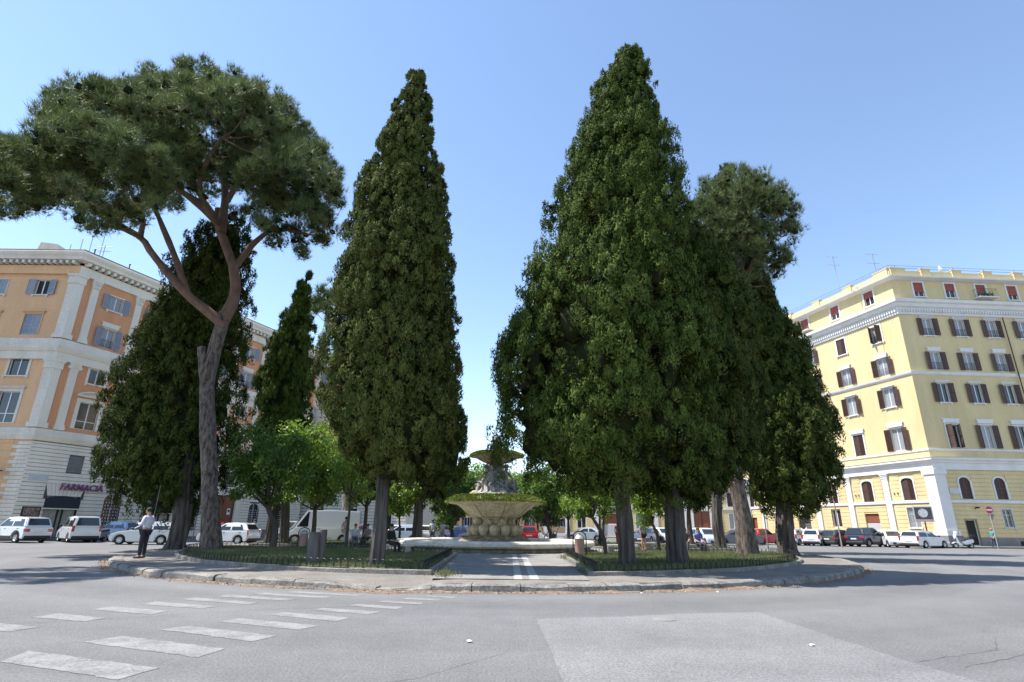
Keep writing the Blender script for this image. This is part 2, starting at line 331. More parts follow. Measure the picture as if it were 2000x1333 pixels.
kerb = tag(kb.build('kerb', M['joint']), kind='structure')
t = -math.pi; rnd = random.Random(11)
while t < math.pi - 0.02:         # individual kerb stones
    front = abs(t) < 1.6
    dt = rnd.uniform(0.95, 1.5) / 19.0
    t1 = min(t + dt, math.pi); gap = 0.0006
    s = MB(); k = 4; o = rnd.uniform(-0.0012, 0.0012); dz = rnd.uniform(-0.014, 0.014); tilt = rnd.uniform(-.02, .02)
    chip = [rnd.uniform(0, 0.035) for _ in range(k + 1)]; vs = []
    for i in range(k + 1):
        a = t + gap + (t1 - t - 2 * gap) * i / k; d = dip(a)
        top = ZI + 0.012 + dz - 0.125 * d + tilt * (i / k - .5)
        for f, z in ((1.001 + o, -0.03), (1.0 + o, top - 0.03 - chip[i]), (0.9983 + o - chip[i] * .1, top - 0.006), (0.995, top), (0.9795, top - 0.002), (0.978, top - 0.02), (0.978, -0.03)):
            vs.append((*ell(f, a), z))
    fs = [(i * 7 + j, (i + 1) * 7 + j, (i + 1) * 7 + j + 1, i * 7 + j + 1) for i in range(k) for j in range(6)]
    fs += [tuple(range(7)), tuple(range(k * 7 + 6, k * 7 - 1, -1))]
    s.add(vs, fs); s.build('kerb_stone', M['kerb'], kerb); t = t1
# dry leaves, dirt gathered along the kerb
dm = MB(); vs = []
K = 420
for i in range(K + 1):            # grit piled against the kerb's foot
    a = -1.2 + 2.4 * i / K; q = abs(noise.noise((a * 14, 3, 1))) + .5 * abs(noise.noise((a * 60, 9, 2))); wd = 0.006 + 0.016 * q + 0.012 * dip(a); h_ = .012 + .09 * q * (1 - dip(a)) * (1.0 if -.1 < a < .45 else .45)
    vs += [(*ell(1.0008, a), h_), (*ell(1.0025 + wd * .3, a), h_ * .45 + .004), (*ell(1.003 + wd, a), 0.003)]
dm.add(vs, [f for i in range(K) for f in ((3 * i, 3 * i + 1, 3 * i + 4, 3 * i + 3), (3 * i + 1, 3 * i + 2, 3 * i + 5, 3 * i + 4))]); tag(dm.build('gutter_dirt', M['dirt']), 'strip of brown dirt and grit along the front kerb', 'dirt', kind='stuff')
rng = np.random.default_rng(5)
def tri_cloud(P, A, k, L, W, spread, rng, jit=0.02):
    n = len(P); P = np.repeat(P, k, 0); A = np.repeat(A, k, 0); N = n * k
    a = A + spread * rng.standard_normal((N, 3)); a /= np.linalg.norm(a, axis=1, keepdims=True) + 1e-9
    w = np.cross(a, rng.standard_normal((N, 3))); w /= np.linalg.norm(w, axis=1, keepdims=True) + 1e-9
    l = (L * rng.uniform(0.6, 1.3, (N, 1))); wd = W * rng.uniform(0.6, 1.3, (N, 1))
    b = P + jit * rng.standard_normal((N, 3))
    V = np.stack([b - w * wd / 2, b + w * wd / 2, b + a * l], 1).reshape(-1, 3)
    return V
def leaf_cloud(P, A, k, L, W, spread, rng, jit=0.05):
    n = len(P); P = np.repeat(P, k, 0); A = np.repeat(A, k, 0); N = n * k
    a = A + spread * rng.standard_normal((N, 3)); a /= np.linalg.norm(a, axis=1, keepdims=True) + 1e-9
    w = np.cross(a, rng.standard_normal((N, 3))); w /= np.linalg.norm(w, axis=1, keepdims=True) + 1e-9
    l = (L * rng.uniform(0.6, 1.3, (N, 1))); wd = W * rng.uniform(0.6, 1.3, (N, 1)); b = P + jit * rng.standard_normal((N, 3))
    return np.stack([b, b + a * l * .45 + w * wd / 2, b + a * l, b + a * l * .45 - w * wd / 2], 1).reshape(-1, 3)
def tris(V): return np.arange(len(V), dtype=np.int32).reshape(-1, 3)
def quads(V): return np.arange(len(V), dtype=np.int32).reshape(-1, 4)
def up(n): return np.tile(np.array([[0, 0, 1.0]]), (n, 1))
ta = rng.uniform(-1.1, 1.1, 1500); ff = 1.003 + np.abs(rng.normal(0, 0.009, 1500))
P = np.array([[*ell(f, a), 0.012] for f, a in zip(ff, ta)])
V = leaf_cloud(P, rng.standard_normal((1500, 3)) * np.array([1, 1, .15]), 1, 0.05, 0.03, 0.1, rng, 0.004); V[:, 2] = np.abs(V[:, 2]) + .003
tag(inst('dry_leaves', npmesh('dry_leaves', V, quads(V), M['litter'])), 'scattered dry leaves and litter in the gutter', 'leaf litter', kind='stuff')
# bits of paper on the road
rnd = random.Random(3)
for i, (x, y, lab) in enumerate([(3.0, 13.75, 'crumpled white paper scrap lying in the gutter below the right-hand trees'), (4.9, 14.25, 'flat white paper scrap in the gutter further right'), (-0.5, 8.0, 'small pale scrap on the asphalt left of the patch'), (3.9, 8.0, 'small white scrap on the pale asphalt patch'), (9.4, 19.3, 'white scrap below the kerb at the right end of the island')]):
    s = MB(); k = 7
    s.add([(0, 0, 0.03)] + [(math.cos(j / k * 6.283) * rnd.uniform(.02, .05), math.sin(j / k * 6.283) * rnd.uniform(.02, .05), rnd.uniform(0.004, 0.02)) for j in range(k)], [(0, 1 + j, 1 + (j + 1) % k) for j in range(k)])
    tag(s.build('paper_scrap', M['swhite'], None, (x, y, 0.004)), lab, 'litter', 'scraps of paper on the road')
# central path and fountain plaza
pz = MB(); k = 96
pz.v = [(FC[0] + 7.25 * math.cos(2 * math.pi * j / k), FC[1] + 7.25 * math.sin(2 * math.pi * j / k), ZI + 0.012) for j in range(k)]; pz.f = [tuple(range(k))]
plaza = tag(pz.build('fountain_plaza', M['path']), kind='structure')
pa = MB(); pa.add([(-1.95, 15.0, ZI + .016), (2.0, 15.0, ZI + .016), (2.3, 28.2, ZI + .016), (-2.4, 28.2, ZI + .016)], [(0, 1, 2, 3)])
path = tag(pa.build('path', M['path']), kind='structure')
for xa, xb in ((0.12, 0.33), (0.52, 0.75)):
    for i in range(10):
        y0 = 15.0 + i * 1.3; s = MB(); s.box(xa, xb, y0 + .006, y0 + 1.294, ZI, ZI + 0.024); s.build('paving_strip', M['strip'], path, bevel=.004, seg=1)
# planted beds
def bed_poly(sx, sy):
    f = 0.885; a, b = 17.2 * f, 20.3 * f; pts = []
    xpath = (-1.25 if sx < 0 else 3.05); t0 = math.asin(abs(xpath) / a); t1 = math.acos(2.0 / b)
    K = 30
    for i in range(K + 1):
        t = t0 + (t1 - t0) * i / K; pts.append((FC[0] + sx * a * math.sin(t), FC[1] - sy * b * math.cos(t)))
    r = 7.3; u0 = math.acos(2.0 / r); xin = (1.5 if sx < 0 else 3.2); u1 = math.asin(xin / r)
    for i in range(13):
        u = u0 + (u1 - u0) * i / 12; pts.append((FC[0] + sx * r * math.sin(u), FC[1] - sy * r * math.cos(u)))
    return pts
def resample(pts, step):
    out = []; acc = 0.0; n = len(pts)
    for i in range(n):
        a, b = Vector((*pts[i], 0)), Vector((*pts[(i + 1) % n], 0)); L = (b - a).length; d = step - acc if acc else 0.0
        while d < L:
            p = a + (b - a) * (d / L); out.append((p.x, p.y, math.atan2(b.y - a.y, b.x - a.x))); d += step
        acc = (L - (d - step)) % step
    return out
def inset(pts, d):
    c = Vector((sum(p[0] for p in pts) / len(pts), sum(p[1] for p in pts) / len(pts))); out = []; n = len(pts)
    area = sum(pts[i][0] * pts[(i + 1) % n][1] - pts[(i + 1) % n][0] * pts[i][1] for i in range(n)); s = 1 if area > 0 else -1
    for i in range(n):
        p = Vector(pts[i]); e0 = (p - Vector(pts[i - 1])).normalized(); e1 = (Vector(pts[(i + 1) % n]) - p).normalized()
        nn = Vector((-(e0 + e1).y, (e0 + e1).x)); nn = nn.normalized() if nn.length > 1e-6 else Vector((-e0.y, e0.x))
        q = p + nn * (s * d / max(0.5, nn.dot(Vector((-e0.y, e0.x))))); out.append((q.x, q.y))
    return out
hp = [(-0.1, 0, 0), (-0.1, 0, 0.2)] + [(-0.1 * math.cos(a), 0, 0.2 + 0.1 * math.sin(a)) for a in (0.6, 1.2, 1.571, 1.94, 2.54)] + [(0.1, 0, 0.2), (0.1, 0, 0)]
hoop = MB().tube(hp, 0.0105, 4, False).mesh('hoop', M['iron'])
def inpoly(P, poly):
    x, y = P[:, 0], P[:, 1]; c = np.zeros(len(P), bool); n = len(poly)
    for i in range(n):
        x1, y1 = poly[i]; x2, y2 = poly[(i + 1) % n]
        c ^= ((y1 > y) != (y2 > y)) & (x < (x2 - x1) * (y - y1) / (y2 - y1 + 1e-12) + x1)
    return c
BEDN = {(-1, 1): 'left front bed under the tall pine', (1, 1): 'right front bed under the big cypresses', (-1, -1): 'rear bed left of the fountain', (1, -1): 'rear bed right of the fountain'}
for (sx, sy), nm in BEDN.items():
    poly = bed_poly(sx, sy); inn = inset(poly, 0.14)
    s = MB(); nn = len(inn); s.v = [(x, y, ZI + 0.05) for x, y in inn]; s.f = [tuple(range(nn))]
    lawn = tag(s.build('lawn', M['soil']), kind='structure')
    # stone edging, block by block
    rs = resample(poly, 1.1); rr = random.Random(sx * 3 + sy)
    inr = inset(poly, 0.15)
    full = resample(poly, 0.11); B = 11
    for i0 in range(0, len(full) - 2, B):
        seg = full[i0:min(i0 + B, len(full))]
        if len(seg) < 4: continue
        if sy < 0 and rr.random() < 0.0: continue
        e = MB(); vs = []; sg = 1 if sum(poly[i][0] * poly[(i + 1) % len(poly)][1] - poly[(i + 1) % len(poly)][0] * poly[i][1] for i in range(len(poly))) > 0 else -1
        zt = ZI + 0.115 + rr.uniform(-.012, .012)
        idx = [0, len(seg) // 3, 2 * len(seg) // 3, len(seg) - 1]
        for q in idx:
            x, y, an = seg[q]; nx, ny = -math.sin(an) * sg, math.cos(an) * sg
            if q == len(seg) - 1: x += math.cos(an) * .1; y += math.sin(an) * .1
            for o, z in ((0, ZI - .02), (0.0, zt - .015), (0.015, zt), (0.135, zt), (0.15, zt - .015), (0.15, ZI - .02)): vs.append((x + nx * o, y + ny * o, z))
        fs = [(i * 6 + j, (i + 1) * 6 + j, (i + 1) * 6 + j + 1, i * 6 + j + 1) for i in range(3) for j in range(5)] + [(0, 1, 2, 3, 4, 5), (23, 22, 21, 20, 19, 18)]
        e.add(vs, fs); e.build('edging_stone', M['kerb'], lawn)
    # hoop fence
    fp = resample(inset(poly, 0.26), 0.235 if sy > 0 else 0.3)
    fe = empty('hoop_fence', (fp[0][0], fp[0][1], ZI), 'low black hoop fence round the ' + nm, 'fence', 'low hoop fences round the beds')
    if sy > 0:
        for x, y, an in fp:
            if (y > 31.5 and abs(x) > 8 and False): continue
            inst('hoop', hoop, fe, (x - fp[0][0], y - fp[0][1], 0.04 + rr.uniform(-.012, .012)), an + rr.uniform(-.08, .08))
    else:
        hm = MB()
        for x, y, an in fp:
            mt = Matrix.Translation((x - fp[0][0], y - fp[0][1], .04)) @ Matrix.Rotation(an, 4, 'Z')
            q = MB().tube(hp, 0.0105, 3, False); hm.add([mt @ Vector(v) for v in q.v], q.f)
        tag(hm.build('hoop_row', M['iron'], fe), kind='stuff')
    rail = MB(); pts = [(x - fp[0][0], y - fp[0][1], 0.13) for x, y, _ in fp] ; rail.tube(pts, 0.007, 4, False)
    rail.build('fence_rail', M['iron'], fe)
    # grass blades
    xs = np.array(inn); lo, hi = xs.min(0), xs.max(0); NB = 75000 if sy > 0 else 16000
    P = np.empty((0, 2))
    rg = np.random.default_rng(sx + 10 * sy + 20)
    Q = lo + rg.random((NB * 3, 2)) * (hi - lo)
    dens = np.array([noise.noise((q[0] * .55, q[1] * .55, 7)) for q in Q[:, :]]) if len(Q) < 60000 else (np.sin(Q[:, 0] * 1.9 + 2 * np.sin(Q[:, 1] * .8)) * np.sin(Q[:, 1] * 1.6 + Q[:, 0] * .6)) * .5
    keep = inpoly(Q, inset(poly, .2)) & (dens > rg.uniform(-1.0, 0.35, len(Q))); Q = Q[keep][:NB]
    P = np.column_stack([Q, np.full(len(Q), ZI + .05)])
    hgt = 0.11 + 0.05 * np.sin(Q[:, 0] * 1.1) * np.sin(Q[:, 1] * 1.3 + 1)
    V = tri_cloud(P, up(len(P)), 1, 0.13 if sy > 0 else .17, 0.022 if sy > 0 else .035, 0.38, rg, .01)
    V[:, 2] = np.maximum(V[:, 2], ZI + .045)
    tag(inst('grass', npmesh('grass', V, tris(V), M['grass'])), 'short patchy grass growing in the ' + nm, 'grass', kind='stuff')
# taller weeds spilling over the bed corners next to the path
for x, y, lab in ((2.45, 24.6, 'pale tuft of weeds at the corner of the right front bed'), (-1.7, 15.9, 'low weeds along the edging of the left front bed'), (2.35, 17.6, 'green weeds at the near corner of the right front bed')):
    rg = np.random.default_rng(int(abs(x * 10 + y))); P = np.column_stack([x + rg.normal(0, .16, 260), y + rg.normal(0, .35, 260), np.full(260, ZI)])
    V = leaf_cloud(P, up(260), 1, .17, .022, .5, rg, .03); V[:, 2] = np.maximum(V[:, 2], ZI)
    tag(inst('weeds', npmesh('weeds', V, quads(V), M['grass'])), lab, 'weeds', kind='stuff')

# ------------------------------------------------------------------ side pavements
def strip(name, pts, z, m, kerbm=None):
    s = MB(); nn = len(pts); s.prism(pts, -0.05, z, 'z'); return tag(s.build(name, m, bevel=.01, seg=1), kind='structure')

# ------------------------------------------------------------------ fountain
fo = empty('fountain', (FC[0], FC[1], ZI), 'tiered stone fountain with mossy bowl and seated statues', 'fountain')
def fb(b, name, m, par=None, **k): return b.build(name, m, par or fo, **k)
b = MB().lathe([(5.42, 0.0), (5.46, 0.02), (5.46, 0.14), (5.36, 0.2)], 96); fb(b, 'basin_wall', M['fdark'], smooth=40)
rim = MB()
rim.lathe([(5.34, 0.2), (5.6, 0.24), (5.68, 0.32), (5.68, 0.44), (5.6, 0.52), (5.3, 0.55), (5.0, 0.53), (4.93, 0.47), (4.9, 0.2)], 128, mod=lambda a, i, z: 1 + .0015 * noise.noise((math.cos(a) * 9, math.sin(a) * 9, z * 4))); fb(rim, 'basin_rim', M['fwhite'], smooth=40)
wt = MB(); wt.v = [(4.95 * math.cos(6.2832 * j / 64), 4.95 * math.sin(6.2832 * j / 64), .36) for j in range(64)]; wt.f = [tuple(range(64))]; fb(wt, 'water', M['water'])
pl = MB().lathe([(2.15, 0.3), (2.15, 0.42), (2.05, 0.52), (1.85, 0.64), (1.68, 0.72), (1.6, 0.74), (0.3, 0.74)], 64, mod=lambda a, i, z: 1 + .03 * math.sin(a * 32) * (1 if 0 < i < 5 else 0)); fb(pl, 'ribbed_plinth', M['fdark'], smooth=50)
# carved cups round the base
cup = MB().lathe([(0.02, -0.3), (0.16, -0.24), (0.27, -0.08), (0.31, 0.1), (0.30, 0.24), (0.25, 0.3), (0.0, 0.3)], 14)
cupm = cup.mesh('carved_cup', M['fst'], smooth=50)
cr = MB().lathe([(1.42, .74), (1.36, .9), (1.3, 1.2), (1.34, 1.3), (0.2, 1.3)], 48); core_ = fb(cr, 'carved_base', M['fdark'], smooth=40)
for j in range(14):
    a = 2 * math.pi * (j + .5) / 14; o = inst('carved_cup', cupm, core_, (1.36 * math.cos(a), 1.36 * math.sin(a), 1.0), a)
leafm = MB()
for i in range(5):
    t = i / 4; wd = .2 * math.sin(math.pi * (0.25 + .75 * t)) + .02; leafm.v += [(0.1 * math.sin(t * 2.2), -wd, .42 * t), (0.1 * math.sin(t * 2.2) + .06, 0, .42 * t), (0.1 * math.sin(t * 2.2), wd, .42 * t)]
leafm.f = [(i * 3 + j, i * 3 + j + 1, i * 3 + j + 4, i * 3 + j + 3) for i in range(4) for j in range(2)]
lm_ = leafm.mesh('acanthus_leaf', M['fst'], smooth=60)
stm = MB().lathe([(1.3, 1.3), (1.22, 1.34), (1.16, 1.45), (1.14, 1.6), (1.22, 1.64), (1.22, 1.7), (0.3, 1.7)], 48, mod=lambda a, i, z: 1 + .012 * math.sin(a * 8)); stem = fb(stm, 'stem', M['fst'], smooth=40)
for j in range(10):
    a = 2 * math.pi * j / 10; inst('acanthus_leaf', lm_, stem, (1.2 * math.cos(a), 1.2 * math.sin(a), 1.24), a)
for j in range(4):
    a = math.pi / 4 + j * math.pi / 2; c = MB(); c.lathe([(0.0, 1.28), (.16, 1.32), (.19, 1.5), (.14, 1.6), (.2, 1.66), (.17, 1.74), (0, 1.76)], 12); o = fb(c, 'corner_scroll', M['fdark'], stem, smooth=50); o.location = (1.2 * math.cos(a), 1.2 * math.sin(a), 0)
bw = MB().lathe([(0.5, 1.70), (1.12, 1.70), (1.3, 1.72), (1.55, 1.86), (1.85, 2.1), (2.15, 2.33), (2.4, 2.46), (2.42, 2.5)], 96); bowl = fb(bw, 'bowl', M['fst'], smooth=40)
for j in range(8):                # raised seams on the bowl's underside
    a = 2 * math.pi * (j + .35) / 8; c = MB(); c.tube([(r * math.cos(a), r * math.sin(a), z) for r, z in ((1.3, 1.715), (1.56, 1.855), (1.86, 2.095), (2.16, 2.325), (2.4, 2.455))], 0.022, 5, True); c.build('bowl_seam', M['fdark'], bowl)
rimf = lambda a, i, z: 1 + .008 * math.sin(a * 16) + .012 * noise.noise((math.cos(a) * 5, math.sin(a) * 5, z * 3))
br = MB().lathe([(2.38, 2.46), (2.7, 2.5), (2.82, 2.56), (2.86, 2.62), (2.78, 2.72), (2.6, 2.84), (2.45, 2.88), (1.0, 2.84), (0.1, 2.84)], 128, mod=rimf); brim = fb(br, 'bowl_rim', M['fst'], smooth=50)
def mossring(rin, rout, zin, zout, n, seed, cover, par, a0=0):
    rg = np.random.default_rng(seed); a = rg.uniform(0, 2 * np.pi, n); s = rg.uniform(0, 1, n)
    k = (0.5 + 0.5 * np.sin(a * 1.0 + a0)) * .6 + .25 * np.sin(a * 5 + 1) + .2 * np.sin(a * 11)
    ok = k + rg.normal(0, .15, n) > cover; a, s = a[ok], s[ok]
    r = rin + (rout - rin) * s; z = zin + (zout - zin) * s ** 1.6
    P = np.column_stack([r * np.cos(a), r * np.sin(a), z]); A = np.column_stack([np.cos(a) * .6, np.sin(a) * .6, np.full(len(a), .8 - .6)]) + up(len(a)) * .5
    V = leaf_cloud(P, A, 2, .10, .05, .6, rg, .02)
    tag(inst('moss', npmesh('moss', V, quads(V), M['moss']), par), kind='stuff')
mossring(2.25, 2.92, 2.9, 2.56, 26000, 2, -0.12, brim, 3.6)
V = None
# rock under the statues
rk = MB().lathe([(1.55, 2.84), (1.6, 2.95), (1.45, 3.05), (1.2, 3.12), (0.95, 3.3), (0.75, 3.6), (0.6, 3.95), (0.5, 4.3), (0.42, 4.7), (0.5, 4.9)], 40, mod=lambda a, i, z: 1 + .12 * noise.noise((math.cos(a) * 2.2, math.sin(a) * 2.2, z * 2.5))); rock = fb(rk, 'rock_core', M['statue'], smooth=50)
tb = MB().lathe([(0.5, 4.85), (0.72, 4.88), (0.95, 4.98), (1.2, 5.12), (1.36, 5.2), (1.5, 5.24), (1.54, 5.3), (1.46, 5.4), (1.3, 5.42), (0.2, 5.4)], 72, mod=lambda a, i, z: 1 + .01 * math.sin(a * 14)); tbo = fb(tb, 'upper_bowl', M['fdark'], smooth=40)
mossring(1.1, 1.6, 5.44, 5.24, 9000, 7, -.3, tbo, 1.0)
st2 = MB().lathe([(0.35, 5.4), (0.3, 5.5), (0.2, 5.62), (0.2, 5.75), (0.34, 5.84), (0.36, 5.9), (0.3, 5.93), (0.1, 5.93)], 24); fb(st2, 'finial_stem', M['fdark'], smooth=40)
pc = MB(); pr = [(0.05, 5.9), (0.22, 5.96), (0.29, 6.12), (0.27, 6.3), (0.18, 6.47), (0.06, 6.58), (0.0, 6.6)]
pc.lathe(pr, 22, mod=lambda a, i, z: 1 + .09 * math.sin(a * 8 + i * math.pi)); fb(pc, 'pine_cone_finial', M['statue'], smooth=70)

# ------------------------------------------------------------------ figures (skin-modifier bodies)
def skin(name, V, E, rad, m, lvl=1):
    me = bpy.data.meshes.new(name); me.from_pydata(V, E, []); o = bpy.data.objects.new(name, me); col.objects.link(o)
    md = o.modifiers.new('s', 'SKIN'); md.use_smooth_shade = True; md.branch_smoothing = 0.4
    for i, r in enumerate(rad):
        r = r if hasattr(r, '__len__') else (r, r); me.skin_vertices[0].data[i].radius = r
    me.skin_vertices[0].data[0].use_root = True
    md2 = o.modifiers.new('u', 'SUBSURF'); md2.levels = lvl; md2.render_levels = lvl
    dg = bpy.context.evaluated_depsgraph_get(); out = bpy.data.meshes.new_from_object(o.evaluated_get(dg))
    bpy.data.objects.remove(o); bpy.data.meshes.remove(me)
    out.materials.clear(); out.materials.append(m)
    out.polygons.foreach_set('use_smooth', [True] * len(out.polygons)); return out
def limbs(J, chains, rad):
    names = []; E = []
    for ch in chains:
        for i, nme in enumerate(ch):
            if nme not in names: names.append(nme)
            if i: E.append((names.index(ch[i - 1]), names.index(nme)))
    return [J[k] for k in names], E, [rad[k] for k in names]
STAND = dict(pel=(0, 0, .95), spi=(0, .01, 1.12), che=(0, .01, 1.3), nec=(0, .01, 1.48), hd0=(0, -.01, 1.56), hd1=(0, -.02, 1.68),
  shl=(-.17, .01, 1.42), ell=(-.22, .02, 1.14), wrl=(-.22, -.06, .9), hal=(-.215, -.09, .8), shr=(.17, .01, 1.42), elr=(.22, .02, 1.14), wrr=(.22, -.06, .9), har=(.215, -.09, .8),
  hil=(-.09, 0, .9), knl=(-.1, -.01, .5), anl=(-.1, .02, .09), tol=(-.11, -.14, .04), hir=(.09, 0, .9), knr=(.1, -.01, .5), anr=(.1, .02, .09), tor=(.11, -.14, .04))
SIT = dict(STAND, pel=(0, 0, .5), spi=(0, .01, .68), che=(0, -.01, .87), nec=(0, -.02, 1.05), hd0=(0, -.04, 1.13), hd1=(0, -.05, 1.25), shl=(-.17, -.02, .99), ell=(-.22, -.02, .72), wrl=(-.16, -.24, .62), hal=(-.12, -.32, .6),
  shr=(.17, -.02, .99), elr=(.22, -.02, .72), wrr=(.16, -.24, .62), har=(.12, -.32, .6), hil=(-.1, -.03, .48), knl=(-.12, -.45, .5), anl=(-.12, -.47, .09), tol=(-.12, -.62, .04), hir=(.1, -.03, .48), knr=(.12, -.45, .5), anr=(.12, -.47, .09), tor=(.12, -.62, .04))
PHONE = dict(STAND, hd0=(0, -.03, 1.56), hd1=(0, -.075, 1.67), ell=(-.24, .0, 1.15), wrl=(-.13, -.24, 1.17), hal=(-.07, -.31, 1.2), elr=(.24, .0, 1.15), wrr=(.13, -.24, 1.17), har=(.07, -.31, 1.2))
WALK = dict(STAND, knl=(-.1, -.14, .52), anl=(-.1, -.12, .1), tol=(-.1, -.27, .06), knr=(.1, .06, .5), anr=(.1, .26, .13), tor=(.1, .12, .04), ell=(-.22, .1, 1.15), wrl=(-.22, .08, .91), hal=(-.22, .05, .82), wrr=(.22, -.16, .95), har=(.22, -.22, .87))
BR = dict(pel=(.15, .11), spi=(.13, .1), che=(.15, .11), nec=(.055, .055), hd0=(.075, .085), hd1=(.078, .092), shl=.062, ell=.043, wrl=.03, hal=(.035, .018), shr=.062, elr=.043, wrr=.03, har=(.035, .018), hil=.085, knl=.058, anl=.04, tol=.035, hir=.085, knr=.058, anr=.04, tor=.035)
CH = [('pel', 'spi', 'che', 'nec', 'hd0', 'hd1'), ('che', 'shl', 'ell', 'wrl', 'hal'), ('che', 'shr', 'elr', 'wrr', 'har'), ('pel', 'hil', 'knl', 'anl', 'tol'), ('pel', 'hir', 'knr', 'anr', 'tor')]
def join_extra(me, mb):
    bm = bmesh.new(); bm.from_mesh(me); k = [bm.verts.new(v) for v in mb.v]
    for f in mb.f:
        try: bm.faces.new([k[i] for i in f]).smooth = True
        except ValueError: pass
    bm.to_mesh(me); bm.free()
def ballmb(mb, c, r, sq=(1, 1, 1), n=8):
    pr = [(math.sin(math.pi * i / 6), -math.cos(math.pi * i / 6)) for i in range(7)]
    k = MB().lathe(pr, n); mb.add([(c[0] + x * r * sq[0], c[1] + y * r * sq[1], c[2] + z * r * sq[2]) for x, y, z in k.v], k.f)
def hands(J, mb):
    for s in 'lr':
        w, h = Vector(J['wr' + s]), Vector(J['ha' + s]); d = (h - w).normalized(); side = d.cross(Vector((0, 0, 1)) if abs(d.z) < .8 else Vector((0, 1, 0))).normalized(); bend = side.cross(d)
        for i, L in enumerate((.07, .08, .075, .06)):
            p = h + d * .01 + side * (.03 - .02 * i); mb.tube([p, p + d * L * .6, p + d * L * .85 + bend * .025], [.0095, .009, .007], 5)
        sd = 1 if s == 'l' else -1; p = w + d * .03 + side * .03 * sd; mb.tube([p, p + (side * sd + d) * .03, p + side * sd * .035 + d * .065], [.011, .01, .008], 5)
def person(label, loc, rz, pose, top, bottom, hair=(.02, .016, .013), sleeves='short', legs='long', scale=1.0, shoes=(.02, .02, .022), longhair=False, group=None):
    J = dict(pose); pe = empty('person', loc, label, 'person', group, rz); pe.scale = (scale,) * 3
    body = skin('body', *limbs(J, CH, BR), M['skin'], 2)
    ex = MB(); hands(J, ex); h0, h1 = Vector(J['hd0']), Vector(J['hd1']); hc = (h0 + h1) / 2
    ballmb(ex, hc + Vector((0, -.095, -.005)), .016, (.8, 1.3, 1.4)); ballmb(ex, hc + Vector((.085, 0, 0)), .025, (.4, .8, 1.2)); ballmb(ex, hc + Vector((-.085, 0, 0)), .025, (.4, .8, 1.2))
    join_extra(body, ex); bo = inst('body', body, pe)
    ey = MB(); ballmb(ey, hc + Vector((.032, -.086, .02)), .011, (1, .6, .7)); ballmb(ey, hc + Vector((-.032, -.086, .02)), .011, (1, .6, .7)); ey.tube([hc + Vector((-.025, -.088, -.05)), hc + Vector((.025, -.088, -.05))], .005, 4); ey.build('face', cmat((.06, .025, .02)), bo)
    hb = MB(); ballmb(hb, hc + Vector((0, .018, .045)), .103, (.92, 1.0, .95), 14)
    hb.f = [f for f in hb.f if sum(hb.v[i][2] for i in f) / len(f) > hc.z + .012 or sum(hb.v[i][1] for i in f) / len(f) > hc.y + .02]
    if longhair: hb.tube([hc + Vector((0, .07, .06)), hc + Vector((0, .09, -.08)), hc + Vector((0, .085, -.22))], [.07, .085, .05], 10)
    hb.build('hair', cmat(hair), pe, smooth=60)
    TR = dict(BR); chs = [('pel', 'spi', 'che', 'nc')]; J['nc'] = tuple(Vector(J['che']).lerp(Vector(J['nec']), .72)); TR['nc'] = (.075, .07)
    J['pl2'] = J['pel']
    for s in 'lr':
        J['em' + s] = tuple(Vector(J['sh' + s]).lerp(Vector(J['el' + s]), .6)); J['wm' + s] = tuple(Vector(J['el' + s]).lerp(Vector(J['wr' + s]), .9))
        TR['em' + s] = .06; TR['wm' + s] = .045
        chs.append(('che', 'sh' + s, 'em' + s) if sleeves == 'short' else ('che', 'sh' + s, 'el' + s, 'wm' + s))
    TR = {k: (tuple(q + .016 for q in v) if hasattr(v, '__len__') else v + .016) for k, v in TR.items()}
    TR['pel'] = (.178, .14)
    inst('shirt', skin('shirt', *limbs(J, chs, TR), cmat(top), 1), pe)
    LR = {k: (tuple(q + .012 for q in v) if hasattr(v, '__len__') else v + .018) for k, v in BR.items()}; LR['pel'] = (.158, .118)
    chs = []
    for s in 'lr':
        J['km' + s] = tuple(Vector(J['hi' + s]).lerp(Vector(J['kn' + s]), .55)); LR['km' + s] = .088
        chs.append(('pel', 'hi' + s, 'kn' + s, 'an' + s) if legs == 'long' else ('pel', 'hi' + s, 'km' + s))
    for s in 'lr': LR['an' + s] = .062
    inst('trousers' if legs == 'long' else 'shorts', skin('trousers', *limbs(J, chs, LR), cmat(bottom), 1), pe)
    for s in 'lr':
        a, t_ = Vector(J['an' + s]), Vector(J['to' + s]); k = MB(); k.tube([a + Vector((0, .05, -.04)), a + Vector((0, .0, -.035)), t_, t_ + (t_ - a).normalized() * .06], [.04, .047, .042, .022], 8); k.build('shoe', cmat(shoes, .5), pe, smooth=50)
    return pe
# statues round the fountain: seated women, arms raised to the upper bowl
SJ = dict(pel=(0, 0, .55), spi=(0, .06, .78), che=(0, .1, 1.02), nec=(0, .1, 1.22), hd0=(.02, .06, 1.32), hd1=(.04, .03, 1.46), shl=(-.2, .1, 1.16), ell=(-.42, .12, 1.32), wrl=(-.3, .16, 1.6), hal=(-.26, .18, 1.72), shr=(.2, .1, 1.16), elr=(.36, -.06, .92), wrr=(.26, -.26, .74), har=(.22, -.34, .7),
  hil=(-.13, -.03, .52), knl=(-.2, -.52, .72), anl=(-.18, -.5, .16), tol=(-.18, -.68, .08), hir=(.13, -.03, .52), knr=(.24, -.5, .5), anr=(.2, -.3, .1), tor=(.26, -.46, .05))
SR = {k: (tuple(q * 1.15 for q in v) if hasattr(v, '__len__') else v * 1.25) for k, v in BR.items()}
sme = skin('statue', *limbs(SJ, CH, SR), M['statue'], 2); ex = MB(); hands(SJ, ex)
